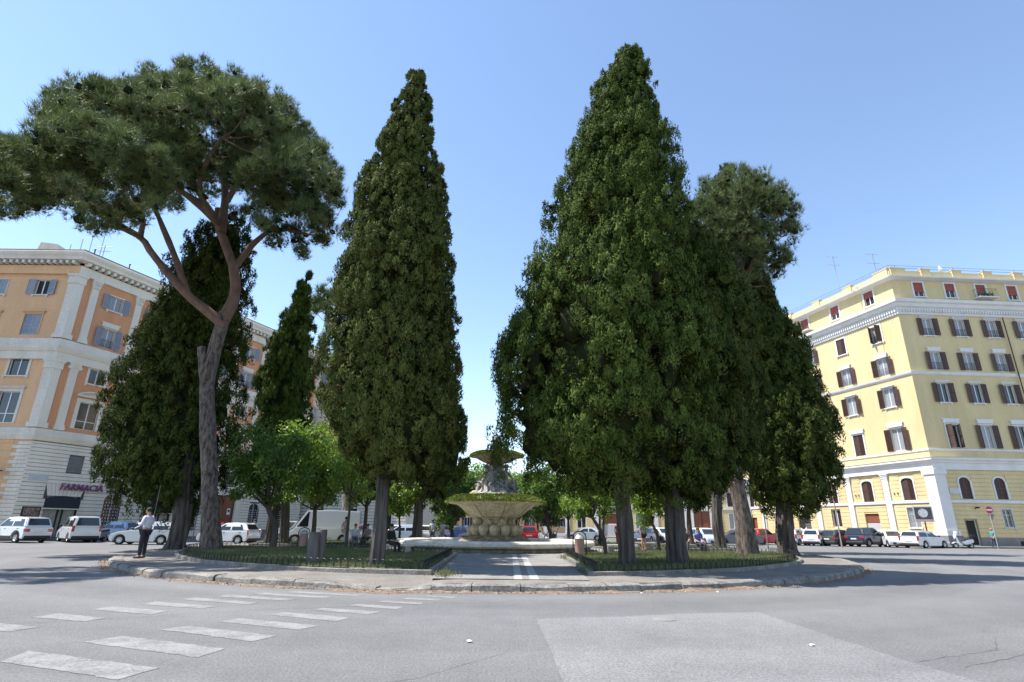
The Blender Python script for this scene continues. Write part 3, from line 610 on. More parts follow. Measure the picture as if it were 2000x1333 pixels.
hc = (Vector(SJ['hd0']) + Vector(SJ['hd1'])) / 2; ballmb(ex, hc + Vector((0, .03, .05)), .13, (1, 1.1, .9), 12); ballmb(ex, hc + Vector((0, -.11, 0)), .02, (.8, 1.2, 1.4)); ballmb(ex, hc + Vector((0, .14, .0)), .07, (1, 1, 1), 10)
ex.tube([(-.12, .1, .42), (0, -.12, .44), (.22, -.3, .42), (.34, -.3, .2), (.36, -.24, -.05)], [.12, .14, .12, .09, .05], 10)
join_extra(sme, ex)
for j, a in enumerate((-115, -25, 65, 155)):
    an = R(a); o = inst('statue', sme, fo, (.72 * math.cos(an), .72 * math.sin(an), 3.04), an + math.pi / 2); o.scale = (1.12,) * 3
for a in (-160, -70, 20, 110):     # sea creatures' heads lying between the statues
    an = R(a); sea = MB(); ballmb(sea, (0, 0, 0), .26, (1, 1, .75), 10); ballmb(sea, (.2 * math.cos(an), .2 * math.sin(an), -.03), .15, (1, 1, .8), 8)
    sea.build('sea_creature_head', M['fst'], fo, (1.28 * math.cos(an), 1.28 * math.sin(an), 3.06), smooth=60)

# ------------------------------------------------------------------ buildings
class Face:
    """a facade plane: u runs to the right seen from outside, v outwards, z up"""
    def __init__(s, par, rz, off=(0, 0)): s.p = par; s.rz = rz; s.off = off
    def loc(s, u=0.0, z=0.0, v=0.0):
        c, n = math.cos(s.rz), math.sin(s.rz); return (s.off[0] + u * c + v * n, s.off[1] + u * n - v * c, z)
    def put(s, mb, name, m, u=0.0, z=0.0, v=0.0, par=None, **k):
        if par is None: return mb.build(name, m, s.p, s.loc(u, z, v), s.rz, **k)
        return mb.build(name, m, par, (u, -v, z), 0.0, **k)
    def wall(s, u0, u1, z0, z1, holes, m, depth=0.28, name='wall'):
        holes = [h for h in holes if h[3] > z0 and h[2] < z1]
        us = sorted({u0, u1, *[h[0] for h in holes], *[h[1] for h in holes]}); zs = sorted({z0, z1, *[h[2] for h in holes], *[h[3] for h in holes]})
        us = [q for q in us if u0 <= q <= u1]; zs = [q for q in zs if z0 <= q <= z1]
        b = MB()
        for i in range(len(us) - 1):
            for j in range(len(zs) - 1):
                cu, cz = (us[i] + us[i + 1]) / 2, (zs[j] + zs[j + 1]) / 2
                if any(h[0] < cu < h[1] and h[2] < cz < h[3] for h in holes): continue
                b.add([(us[i], 0, zs[j]), (us[i + 1], 0, zs[j]), (us[i + 1], 0, zs[j + 1]), (us[i], 0, zs[j + 1])], [(0, 1, 2, 3)])
        for a, c, d, e in holes:
            D = depth; b.add([(a, 0, d), (c, 0, d), (c, 0, e), (a, 0, e), (a, D, d), (c, D, d), (c, D, e), (a, D, e)], [(0, 4, 5, 1), (1, 5, 6, 2), (2, 6, 7, 3), (3, 7, 4, 0)])
        return s.put(b, name, m)
    def band(s, name, u0, u1, prof, m, m0=0.0, m1=0.0):
        """moulding: profile of (v, z), mitred ends"""
        b = MB(); k = len(prof)
        b.v = [(u0 - v * m0, -v, z) for v, z in prof] + [(u1 + v * m1, -v, z) for v, z in prof]
        b.f = [(i, (i + 1) % k, (i + 1) % k + k, i + k) for i in range(k)] + [tuple(range(k - 1, -1, -1)), tuple(range(k, 2 * k))]
        return s.put(b, name, m)
    def slab(s, name, u0, u1, z0, z1, v, m, m0=0.0, m1=0.0, v0=-0.02): return s.band(name, u0, u1, [(v0, z0), (v, z0), (v, z1), (v0, z1)], m, m0, m1)
    def courses(s, u0, u1, z0, z1, h, holes, m, v=0.05, gap=0.035, name='stone_course', m0=0.0, m1=0.0):
        z = z0
        while z < z1 - 0.05:
            a, b = z + gap / 2, min(z + h, z1) - gap / 2; segs = [(u0, u1)]
            for q in holes:
                if q[3] > a and q[2] < b:
                    ns = []
                    for c, d in segs:
                        if q[1] <= c or q[0] >= d: ns.append((c, d)); continue
                        if q[0] > c: ns.append((c, q[0]))
                        if q[1] < d: ns.append((q[1], d))
                    segs = ns
            for c, d in segs:
                if d - c > 0.06: s.band(name, c, d, [(-.01, a), (v - .012, a), (v, a + .012), (v, b - .012), (v - .012, b), (-.01, b)], m, m0 if c == u0 else 0, m1 if d == u1 else 0)
            z += h
SH = {}
def shutter_mesh(wd, h, m, rows=None):
    k = (round(wd, 2), round(h, 2), m.name)
    if k not in SH:
        b = MB(); f = .055; b.box(0, f, -.02, .02, 0, h).box(wd - f, wd, -.02, .02, 0, h).box(f, wd - f, -.02, .02, 0, f).box(f, wd - f, -.02, .02, h - f, h).box(f, wd - f, -.02, .02, h * .5 - f / 2, h * .5 + f / 2)
        n = max(6, int(h / .11))
        for i in range(n):
            z = f + (h - 2 * f) * i / n; dz = (h - 2 * f) / n
            b.add([(f, -.016, z), (wd - f, -.016, z), (wd - f, .012, z + dz * .95), (f, .012, z + dz * .95)], [(0, 1, 2, 3)])
        SH[k] = b.mesh('shutter', m)
    return SH[k]
WM = {}
def window(F, u, z, wd, h, shutters=None, sm_=None, surround=.0, smat=None, sill=True, hood=0, pane='glass', blind=0, rail=False, arch=False, balcony=False, mull=True, rnd=random, wallm=None, sillm=None, bars=False, transom=0.0, vshift=0.0):
    """window in an opening centred at u with its bottom at z"""
    smat = smat or M['white']; key = (wd, h, surround, smat.name, arch, mull, transom)
    if key not in WM:
        b = MB(); f = .06
        b.box(-wd / 2, -wd / 2 + f, .12, .17, 0, h).box(wd / 2 - f, wd / 2, .12, .17, 0, h).box(-wd / 2 + f, wd / 2 - f, .12, .17, 0, f).box(-wd / 2 + f, wd / 2 - f, .12, .17, h - f, h)
        if mull: b.box(-.045, .045, .11, .165, f, h - f)
        if transom: b.box(-wd / 2 + f, wd / 2 - f, .115, .166, h * transom - .03, h * transom + .03)
        WM[key] = b.mesh('window', M['sash'])
    o = inst('window', WM[key], F.p, F.loc(u, z), F.rz)
    p = MB(); p.add([(-wd / 2, .15, 0), (wd / 2, .15, 0), (wd / 2, .15, h), (-wd / 2, .15, h)], [(0, 1, 2, 3)]); p.build('pane', M[pane], o)
    s = surround
    if s and not arch:
        b = MB(); b.box(-wd / 2 - s, -wd / 2, -.05, .02, -.01, h + s).box(wd / 2, wd / 2 + s, -.05, .02, -.01, h + s).box(-wd / 2, wd / 2, -.05, .02, h, h + s); b.build('surround', smat, o)
    if arch:
        r = wd / 2; rise = arch; K = 12
        arc = [(-r + 2 * r * i / K, h - rise + rise * math.sqrt(max(0, 1 - (2 * i / K - 1) ** 2))) for i in range(K + 1)]
        b = MB()                   # spandrels closing the corners of the opening
        for i in range(K): b.add([(arc[i][0], -.003, arc[i][1]), (arc[i + 1][0], -.003, arc[i + 1][1]), (arc[i + 1][0], -.003, h + .003), (arc[i][0], -.003, h + .003), (arc[i][0], .2, arc[i][1]), (arc[i + 1][0], .2, arc[i + 1][1])], [(0, 1, 2, 3), (0, 4, 5, 1)])
        b.build('spandrel', wallm, o)
        if s:
            sr = [(x * (1 + s / r), h - rise + (zz - h + rise) * (1 + s / rise)) for x, zz in arc]; inn = [(-r, 0)] + arc + [(r, 0)]; out = [(-r - s, 0)] + sr + [(r + s, 0)]
            b = MB(); n = len(inn); b.v = [(x, -.08, zz) for x, zz in inn] + [(x, -.08, zz) for x, zz in out] + [(x, .0, zz) for x, zz in inn] + [(x, .0, zz) for x, zz in out]
            for i in range(n - 1): b.f += [(i, i + 1, n + i + 1, n + i), (i, 2 * n + i, 2 * n + i + 1, i + 1), (n + i, n + i + 1, 3 * n + i + 1, 3 * n + i)]
            b.build('surround', smat, o)
    if sill: b = MB(); e = s + .08; b.box(-wd / 2 - e, wd / 2 + e, -.13, .1, -.11, -.012); b.box(-wd / 2 - e + .06, -wd / 2 - e + .2, -.09, 0, -.24, -.11); b.box(wd / 2 + e - .2, wd / 2 + e - .06, -.09, 0, -.24, -.11); b.build('sill', sillm or smat, o)
    if hood:
        b = MB(); e = s + .16; z0 = h + s + .02
        if hood == 1: b.prism([(-wd / 2 - e + .1, z0), (wd / 2 + e - .1, z0), (wd / 2 + e - .1, z0 + .3), (wd / 2 + e, z0 + .36), (wd / 2 + e, z0 + .44), (-wd / 2 - e, z0 + .44), (-wd / 2 - e, z0 + .36), (-wd / 2 - e + .1, z0 + .3)], -.16, -.002)
        elif hood == 2:            # segmental pediment
            b.box(-wd / 2 - e, wd / 2 + e, -.26, 0, z0 + .12, z0 + .24); hw = wd / 2 + e + .05; K = 12
            top = [(-hw + 2 * hw * i / K, z0 + .24 + .42 * (1 - (2 * i / K - 1) ** 2)) for i in range(K + 1)]; lowr = [(x * .86, z0 + .24 + (q - z0 - .24) * .72) for x, q in top]
            n = K + 1; b.add([(x, -.28, q) for x, q in top] + [(x, -.28, q) for x, q in lowr] + [(x, 0, q) for x, q in top] + [(x, -.05, q) for x, q in lowr], [f_ for i in range(K) for f_ in ((i, i + 1, n + i + 1, n + i), (i, 2 * n + i, 2 * n + i + 1, i + 1), (n + i, n + i + 1, 3 * n + i + 1, 3 * n + i))])
            b.add([(x, -.04, q) for x, q in lowr], [tuple(range(n))])
        else: b.box(-wd / 2 - e + .08, wd / 2 + e - .08, -.1, -.002, z0, z0 + .12); b.box(-wd / 2 - e, wd / 2 + e, -.2, -.002, z0 + .12, z0 + .2)
        b.build('hood', smat, o)
    if shutters:
        hw = wd / 2
        for sg in (-1, 1):
            me = shutter_mesh(hw, h, sm_)
            if shutters == 'open': q = inst('shutter', me, o, (sg * (hw + .02), -.085, 0), 0); a = R(rnd.uniform(2, 16)); q.rotation_euler = (0, 0, (0 if sg > 0 else math.pi) + (-a if sg > 0 else a))
            elif shutters == 'half': q = inst('shutter', me, o, (sg * hw, -.03, 0), 0); a = R(rnd.uniform(60, 80)); q.rotation_euler = (0, 0, (math.pi + a if sg > 0 else -a))
            elif shutters == 'closed': q = inst('shutter', me, o, (sg * hw, .03, 0), 0); q.rotation_euler = (0, 0, math.pi if sg > 0 else 0)
    if blind:
        b = MB(); n = int(h * blind / .07); hz = h * blind / n
        for i in range(n): b.add([(-wd / 2, .06, h - (i + 1) * hz), (wd / 2, .06, h - (i + 1) * hz), (wd / 2, .045, h - (i + .5) * hz), (-wd / 2, .045, h - (i + .5) * hz), (wd / 2, .06, h - i * hz), (-wd / 2, .06, h - i * hz)], [(0, 1, 2, 3), (3, 2, 4, 5)])
        b.build('roller_blind', M['blind'], o)
    if rail or bars:
        b = MB(); hh = h if bars else min(.85, h * .4)
        n = int(wd / .12)
        for i in range(n + 1): x = -wd / 2 + .03 + (wd - .06) * i / n; b.tube([(x, -.03, 0), (x, -.03, hh)], .011, 4, False)
        b.tube([(-wd / 2, -.03, hh), (wd / 2, -.03, hh)], .014, 4); b.tube([(-wd / 2, -.03, hh * .2), (wd / 2, -.03, hh * .2)], .01, 4)
        b.build('railing', M['iron'] if not bars else M['metal'], o)
    if balcony:
        b = MB(); bw = wd / 2 + .55; b.box(-bw, bw, -.8, 0, -.12, 0); b.build('balcony_slab', smat, o)
        b = MB()
        for i in range(15): x = -bw + .03 + (2 * bw - .06) * i / 14; b.tube([(x, -.77, 0), (x, -.80, .35), (x, -.77, .9)], .012, 4, False)
        for y in (-.5, -.25): b.tube([(-bw + .03, y, 0), (-bw + .03, y, .9)], .012, 4); b.tube([(bw - .03, y, 0), (bw - .03, y, .9)], .012, 4)
        b.tube([(-bw + .03, 0, .9), (-bw + .03, -.77, .9), (bw - .03, -.77, .9), (bw - .03, 0, .9)], .016, 4); b.build('railing', M['iron'], o)
        V = leaf_cloud(np.column_stack([np.linspace(-bw * .6, bw * .6, 40), np.full(40, -.6), np.full(40, .15)]), up(40), 3, .3, .07, .5, np.random.default_rng(1), .05); inst('potted_plants', npmesh('potted_plants', V, quads(V), M['leafd']), o)
    return o
def text(body, size, m, par, loc, rz=0.0, ext=.03, name='lettering', rx=math.pi / 2, al='LEFT', shear=0.0):
    cu = bpy.data.curves.new(name, 'FONT'); cu.body = body; cu.size = size; cu.extrude = ext; cu.align_x = al; cu.resolution_u = 3; cu.shear = shear; cu.offset = size * .012
    o = bpy.data.objects.new(name, cu); col.objects.link(o); dg = bpy.context.evaluated_depsgraph_get(); me = bpy.data.meshes.new_from_object(o.evaluated_get(dg)); bpy.data.objects.remove(o)
    me.materials.clear(); me.materials.append(m); q = inst(name, me, par, loc, rz); q.rotation_euler = (rx, 0, rz); return q
def pilaster(F, u, wd, z0, z1, v, m, cap=.6, base=.45, order='plain'):
    b = MB(); b.box(-wd / 2, wd / 2, -v, .02, base, z1 - z0 - cap)
    b.box(-wd / 2 - .09, wd / 2 + .09, -v - .09, .02, 0, base * .55); b.box(-wd / 2 - .05, wd / 2 + .05, -v - .05, .02, base * .55, base)
    H = z1 - z0
    if order == 'leafy':
        b.prism([(-wd / 2 - .0, H - cap), (wd / 2 + .0, H - cap), (wd / 2 + .1, H - cap * .18), (-wd / 2 - .1, H - cap * .18)], -v - .06, .02)
        for i in range(4):
            for k in range(2):
                x = -wd / 2 + wd * (i + .5 * k + .25) / 4.4; b.box(x, x + wd * .16, -v - .12 - .03 * k, -v - .06, H - cap + cap * .4 * k + .04, H - cap + cap * .4 * k + cap * .32)
        b.box(-wd / 2 - .13, wd / 2 + .13, -v - .13, .02, H - cap * .18, H)
    elif order == 'scroll':
        b.box(-wd / 2 - .02, wd / 2 + .02, -v - .04, .02, H - cap, H - cap * .3); b.box(-wd / 2 - .14, wd / 2 + .14, -v - .12, .02, H - cap * .22, H)
        for sg in (-1, 1): b.tube([(sg * (wd / 2 + .04), -v - .14, H - cap * .45), (sg * (wd / 2 + .04), .0, H - cap * .45)], cap * .26, 10)
        b.box(-wd / 2, wd / 2, -v - .09, .02, H - cap * .45, H - cap * .22)
    else:
        b.box(-wd / 2 - .04, wd / 2 + .04, -v - .04, .02, H - cap, H - cap * .55); b.box(-wd / 2 - .09, wd / 2 + .09, -v - .09, .02, H - cap * .55, H - cap * .25); b.box(-wd / 2 - .13, wd / 2 + .13, -v - .13, .02, H - cap * .25, H)
    return F.put(b, 'pilaster', m, u, z0)
def hull(par, pts, z, m, roofm, inset_=.35, name='roof'):
    q = inset(pts, inset_); b = MB(); n = len(q); b.prism(q, 0, z, 'z'); b.f = b.f[2:]; b.build('inner_wall', M['dark'], par)
    b = MB(); q = inset(pts, .05); b.prism(q, z, z + .12, 'z'); return b.build(name, roofm, par)

# ---- yellow building on the right
rnd = random.Random(21)
PR = (41.5, 55.6)
YB = empty('apartment_building', (PR[0], PR[1], 0), 'pale yellow apartment block with brown shutters and white cornices on the right', 'building')
dl = Vector((math.sin(R(-16.4)), math.cos(R(-16.4)))); df = Vector((math.sin(R(86.5)), math.cos(R(86.5))))
FL = Face(YB, math.atan2(-dl.y, -dl.x)); FF = Face(YB, math.atan2(df.y, df.x)); MT = math.tan(R(77.1 / 2))
S = .888
def zz(z): return 1.42 + (z - 1.42) * S
LF, LL_ = 30.0, 27.0
UF = [3.35 * S + 4.07 * S * i for i in range(8)]; UL = [-(3.35 + 5.35 * i) * S for i in range(6)]
rows = dict(attic=(28.75, 1.65), f5=(23.7, 1.9), f4=(19.45, 1.9), f3=(15.55, 2.0), f2=(10.35, 2.3))
holesF = []; holesL = []
def rh(u, wd, z0, h): return (u - wd / 2, u + wd / 2, z0, z0 + h)
for k, (z0, h) in rows.items():
    wd = 1.12 if k != 'f2' else 1.2
    for u in UF: holesF.append(rh(u, wd, zz(z0), h))
    for u in UL: holesL.append(rh(u, wd + .08, zz(z0), h))
for i, u in enumerate(UF): holesF.append(rh(u - .1, 1.15, zz(4.8), 2.05))
for i, u in enumerate(UL): holesL.append(rh(u, 1.3, zz(4.75), 2.2))
gF = [rh(2.6, 1.1, 0.16, 2.35)] + [rh(u - .1, .95, 1.85, 1.65) for u in UF[1:]]
gL = [rh(UL[0], 1.25, 1.75, 1.95), rh(UL[1] - .05, 1.75, .16, 3.0), rh(UL[2], 1.2, 1.75, 1.9), rh(UL[3] - .2, 2.0, .16, 3.0), rh(UL[4], 1.2, 1.6, 1.9), rh(UL[5], 1.6, .16, 2.8)]
holesF += gF; holesL += gL
ZT = zz(31.1)
FF.wall(0, LF, 0, ZT, holesF, M['yellow']); FL.wall(-LL_, 0, 0, ZT, holesL, M['yellow'])
zc = zz(4.5); zl = zz(7.9)
mit = dict(m0=MT); mil = dict(m1=MT)
arches = lambda hs: hs
# banded ground floor and mezzanine
pw = .95; pils = [-(.1), ] ; PL = [-(6.05 + 5.35 * i) * S for i in range(5)]
blockL = holesL + [(p - .5, p + .5, 0, zl) for p in PL] + [(-.95, 0.01, 0, zl)]
FF.courses(.95, LF, zz(.85), zz(4.32), .40, holesF, M['yellow'], .045, .035, 'wall_course'); FF.courses(.95, LF, zz(4.75), zl, .40, holesF + [(u - .1 - .76, u - .1 + .76, zz(4.8), zz(4.8) + 2.25) for u in UF], M['yellow'], .045, .035, 'wall_course')
FL.courses(-LL_, -.95, zz(.85), zz(4.32), .40, blockL, M['yellow'], .045, .035, 'wall_course'); FL.courses(-LL_, -.95, zz(4.75), zl, .40, blockL + [(u - .83, u + .83, zz(4.75), zz(4.75) + 2.42) for u in UL], M['yellow'], .045, .035, 'wall_course')
for a, b_, hs in ((-LL_, -1.0, holesL + [(p - .62, p + .62, 0, 9) for p in PL]),):
    segs = [(a, b_)]
    for q in sorted(hs):
        if q[2] < .8:
            ns = []
            for c, d in segs:
                if q[1] <= c or q[0] >= d: ns.append((c, d)); continue
                if q[0] > c: ns.append((c, q[0]))
                if q[1] < d: ns.append((q[1], d))
            segs = ns
    for c, d in segs: FL.slab('plinth', c, d, 0, zz(.82), .09, M['plinth'])
for c, d in ((1.0, 2.05), (3.15, LF)): FF.slab('plinth', c, d, 0, zz(.82), .09, M['plinth'])
for F, a, b_, kw in ((FF, .97, LF, {}), (FL, -LL_, -.97, {})): F.band('string_course', a, b_, [(-.02, zz(4.37)), (.10, zz(4.37)), (.14, zz(4.44)), (.14, zz(4.66)), (.08, zz(4.72)), (-.02, zz(4.72))], M['white'])
b = MB(); b.add([(0, 0, 0)], []) ; 
for F, s_, kw in ((FF, 1, mit), (FL, -1, mil)):
    a, c = (0, .9) if s_ > 0 else (-.9, 0)
    F.slab('corner_pilaster', a, c, zz(1.5), zz(7.4), .26, M['white'], **kw)
    F.slab('corner_base', a - (.15 if s_ < 0 else 0), c + (.15 if s_ > 0 else 0), zz(1.0), zz(1.5), .38, M['white'], **kw); F.slab('corner_base', a - (.25 if s_ < 0 else 0), c + (.25 if s_ > 0 else 0), 0, zz(1.0), .46, M['plinth'], **kw)
    F.slab('corner_capital', a - (.12 if s_ < 0 else 0), c + (.12 if s_ > 0 else 0), zz(7.4), zl, .36, M['white'], **kw)
for p in PL: pilaster(FL, p, .68, zz(.0), zl, .16, M['white'], .5, .7)
for F, a, b_, kw in ((FF, 0, LF, mit), (FL, -LL_, 0, mil)):
    F.band('low_cornice', a, b_, [(-.02, zl), (.2, zl), (.2, zz(8.6)), (.3, zz(8.66)), (.34, zz(8.85)), (.5, zz(8.95)), (.5, zz(9.15)), (.55, zz(9.22)), (-.02, zz(9.3))], M['white'], **kw)
    F.band('string_course', a, b_, [(-.02, zz(10.0)), (.08, zz(10.03)), (.1, zz(10.22)), (-.02, zz(10.26))], M['white'], **kw)
    F.band('string_course', a, b_, [(-.02, zz(18.75)), (.08, zz(18.8)), (.16, zz(18.95)), (.2, zz(19.15)), (-.02, zz(19.22))], M['white'], **kw)
    F.band('main_cornice', a, b_, [(-.02, zz(26.3)), (.12, zz(26.3)), (.14, zz(26.5)), (.22, zz(27.1)), (.42, zz(27.25)), (.5, zz(27.6)), (.7, zz(27.75)), (.74, zz(28.1)), (-.02, zz(28.2))], M['white'], **kw)
    F.band('roof_cornice', a, b_, [(-.02, ZT - .25), (.2, ZT - .2), (.62, ZT - .05), (.66, ZT + .1), (-.4, ZT + .12)], M['white'], **kw)
    dn = MB(); nn = int((b_ - a) / .3)
    for i in range(nn): u = a + .1 + .3 * i; dn.box(u, u + .15, -.3, -.17, zz(26.62), zz(26.98))
    F.put(dn, 'dentil_row', M['white'])
    F.slab('parapet', a, b_, ZT + .12, ZT + .88, .12, M['yellow'], v0=-.1, **kw)
    us = [1.0 * S] + [(4.6 + 4.07 * i) * S for i in range(7)] if a == 0 else [-(1.0) * S] + [-(6 + 5.35 * i) * S for i in range(5)]
    for i, u in enumerate(us): q = MB(); wd = .55 if i else .85; q.box(-wd, wd, -.24, .24, 0, .98); q.box(-wd - .05, wd + .05, -.28, .28, .98, 1.06); F.put(q, 'parapet_pier', M['yellow'], u, ZT + .12, .0)
    rl = MB()
    for h_ in (1.3, 1.6): rl.tube([(a, .1, ZT + h_), (b_, .1, ZT + h_)], .025, 4)
    for u in us: rl.tube([(u, .1, ZT + .7), (u, .1, ZT + 1.65)], .02, 4)
    F.put(rl, 'roof_railing', M['sgrey'])
brown = M['brown']
for i, u in enumerate(UF):
    window(FF, u, zz(28.75), 1.12, 1.65, surround=.18, blind=(.68, .5, .62, .66, .6, .5, .7, .6)[i], rnd=rnd, balcony=(i == 2), sill=(i != 2))
    window(FF, u, zz(23.7), 1.12, 1.9, 'open', brown, .08, hood=3, rail=True, pane='curtain', rnd=rnd)
    window(FF, u, zz(19.45), 1.12, 1.9, 'open', brown, .08, hood=1, rail=True, pane='curtain', rnd=rnd, sill=False)
    window(FF, u, zz(15.55), 1.12, 2.0, 'open', brown, .06, hood=3, pane='glass', rnd=rnd)
    window(FF, u, zz(10.35), 1.2, 2.3, 'open' if i else 'half', brown, .16, hood=1, pane='curtain' if i % 2 else 'glass', rnd=rnd, sill=False)
    window(FF, u - .1, zz(4.8), 1.15, 2.05, 'closed', brown, .16, arch=.42, rnd=rnd, wallm=M['yellow'], sill=False, mull=False)
window(FF, 2.6, .16, 1.1, 2.35, surround=.1, smat=M['yjoint'], pane='dark', sill=False, mull=False, rnd=rnd)
for u in UF[1:]: window(FF, u - .1, 1.85, .95, 1.65, surround=.1, smat=M['plate'], transom=.68, pane='glass', bars=True, rnd=rnd)
for i, u in enumerate(UL):
    window(FL, u, zz(28.75), 1.2, 1.65, surround=.18, blind=(.45, .6, .75, .6, .6, .6)[i], rnd=rnd, pane='dark' if i == 0 else 'glass', balcony=(i == 2), sill=(i != 2))
    window(FL, u, zz(23.7), 1.2, 1.9, 'half' if i == 0 else ('closed' if i == 1 else 'open'), brown, .16, rail=(i == 0), pane='curtain', rnd=rnd)
    window(FL, u, zz(19.45), 1.2, 1.9, 'open', brown, .06, hood=1, rail=True, pane='curtain', rnd=rnd, sill=False)
    window(FL, u, zz(15.55), 1.2, 2.0, 'open', brown, .06, hood=3, pane='curtain', rnd=rnd)
    window(FL, u, zz(10.35), 1.28, 2.3, 'open' if i == 0 else 'closed', brown, .16, hood=1, pane='curtain', rnd=rnd, sill=False)
    window(FL, u, zz(4.75), 1.3, 2.2, 'closed', brown, .15, arch=.3, rnd=rnd, wallm=M['yellow'], sill=False, mull=False)
window(FL, UL[0], 1.75, 1.25, 1.95, surround=.05, bars=True, transom=.66, pane='curtain', rnd=rnd)
window(FL, UL[2], 1.75, 1.2, 1.9, surround=.05, smat=brown, pane='dark', rnd=rnd, sill=False)
window(FL, UL[4], 1.6, 1.2, 1.9, surround=.06, bars=True, pane='curtain', rnd=rnd)
def rolldoor(F, u, wd, h, frac, par=None):
    b = MB(); n = int(h * frac / .11)
    for i in range(n): b.add([(-wd / 2, .12, i * .11), (wd / 2, .12, i * .11), (wd / 2, .08, i * .11 + .055), (-wd / 2, .08, i * .11 + .055), (wd / 2, .12, i * .11 + .11), (-wd / 2, .12, i * .11 + .11)], [(0, 1, 2, 3), (3, 2, 4, 5)])
    d = F.put(b, 'roller_door', M['rolldoor'], u, .16)
    q = MB(); q.box(-wd / 2, wd / 2, .14, .2, n * .11, h); q.build('dark_transom', M['redwood'], d); return d
rolldoor(FL, UL[1] - .05, 1.75, 3.0, .68)
b = MB(); b.box(-1.0, 1.0, .15, .2, 0, 3.0); sd = FL.put(b, 'shop_front', M['dark'], UL[3] - .2, .16); b = MB()
for i in range(9): b.box(-.1, .95, .1, .14, .1 + .22 * i, .2 + .22 * i)
b.build('shutter_slats', M['plinth'], sd); b = MB(); b.prism([(-.75, .5), (-.1, .35), (.1, 1.6), (-.4, 1.25), (-.95, 1.5)], .05, .09); b.build('shop_poster', M['swhite'], sd); text('BAR', .3, M['swhite'], sd, (-.75, .11, 2.4), 0, .01, 'shop_lettering') if False else None
b = MB(); b.box(-.8, .8, .15, .2, 0, 2.8); FL.put(b, 'wooden_door', M['redwood'], UL[5], .16)
for u, F in ((13.0 * S, FF),):
    b = MB(); b.tube([(u, -.28, zz(9.4)), (u, -.28, zz(26.2))], .06, 6); b.tube([(u + .1, -.34, zz(1.2)), (u + .1, -.34, zz(8.0))], .06, 6); F.put(b, 'drainpipe', M['brown'])
b = MB(); b.box(-.5, .5, -.1, -.05, 0, .5); FF.put(b, 'street_name_plaque', M['plate'], 1.62, zz(5.35))
for u in (1.55, 1.85): pass
for p in PL[:2]:
    for q in (-.35, .05): b = MB(); b.tube([(0, -.05, 0), (0, -.12, 0)], .07, 8); FL.put(b, 'wall_vent', M['dark'], p + 1.15 + q, zz(5.55))
b = MB(); b.box(-.55, .55, -.11, -.03, 0, .42); FF.put(b, 'cellar_grate', M['dark'], 7.6, .18)
b = MB(); b.tube([(0, 0, 0), (0, -.35, .12)], .03, 6); b.box(-.12, .12, -.5, -.25, .05, .2); FF.put(b, 'wall_lamp', M['iron'], 3.3, zz(3.75))
foot = [PR, (PR[0] + df.x * LF, PR[1] + df.y * LF), (PR[0] + df.x * LF - 2, PR[1] + 26), (PR[0] + dl.x * LL_ + 6, PR[1] + dl.y * LL_ + 2), (PR[0] + dl.x * LL_, PR[1] + dl.y * LL_)]
hull(YB, [(x - PR[0], y - PR[1]) for x, y in foot], ZT + .05, M['yellow'], M['plinth'])
def antenna(F, u, v, z, h, kind, nm='antenna'):
    b = MB(); b.tube([(0, 0, 0), (0, 0, h)], .035, 5)
    if kind:
        for q in (.72, .95):
            b.tube([(-.9, 0, h * q), (.7, 0, h * q)], .018, 4)
            for i in range(7): x = -.85 + .24 * i; b.tube([(x, -.3 + .02 * i, h * q), (x, .3 - .02 * i, h * q)], .012, 4)
    return F.put(b, nm, M['metal'], u, z, v)
for u, v, h, k in ((-3.2, -4.0, 4.6, 1), (1.8, -4.0, 5.2, 1), (5.2, -5, 2.6, 1), (9.5, -5, 3.0, 1), (15.5, -4, 2.8, 0), (12.0, -5, 2.6, 1)): antenna(FF, u, v, ZT + .1, h, k)
b = MB().lathe([(0, 0), (.25, .03), (.45, .1), (.55, .17)], 16); ds = FF.put(b, 'satellite_dish', M['swhite'], 7.4, ZT + 1.9, -1.5, smooth=40); ds.rotation_euler = (R(70), 0, R(60)); b = MB(); b.tube([(0, 0, 0), (0, 0, 1.75)], .04, 5); FF.put(b, 'dish_mast', M['metal'], 7.4, ZT + .15, -1.5)
antenna(FF, 2.1, -3.9, ZT + .1, 3.0, 0)

# ---- yellow building behind, closing the square
P2 = (8.5, 88.0); e2 = Vector((33.9 - 8.5, 81.4 - 88.0)); L2 = e2.length; e2.normalize()
YC = empty('apartment_building', (P2[0], P2[1], 0), 'yellow apartment block behind the right-hand cypresses, ground floor showing', 'building')
F2 = Face(YC, math.atan2(e2.y, e2.x)); hs = []
cols = [2.3 + 4.3 * i for i in range(6)]
for u in cols:
    for z in (9.4, 13.9, 17.3, 21.2): hs.append(rh(u, 1.2, z, 1.9))
    hs.append(rh(u, 1.3, 4.4, 1.9))
gk = [('w', 1.3, 1.3, 2.2), ('d', 2.0, .16, 3.2), ('w', 1.3, 1.3, 2.2), ('s', 1.6, .16, 2.9), ('r', 2.2, .16, 3.6), ('w', 1.3, 1.4, 2.1)]
for u, (k, a, z, h) in zip(cols, gk): hs.append(rh(u, a, z, h))
F2.wall(0, L2, 0, 27.6, hs, M['yellow']); pu = [.2 + 4.3 * i for i in range(7)]
F2.courses(.6, L2, .9, 4.0, .4, hs + [(p - .45, p + .45, 0, 8) for p in pu], M['yellow'], .045, .035, 'wall_course'); F2.courses(.6, L2, 4.35, 7.2, .4, hs + [(p - .45, p + .45, 0, 8) for p in pu], M['yellow'], .045, .035, 'wall_course')
for p in pu: pilaster(F2, min(p, L2 - .4), .7, 0, 7.2, .16, M['white'], .5, .7)
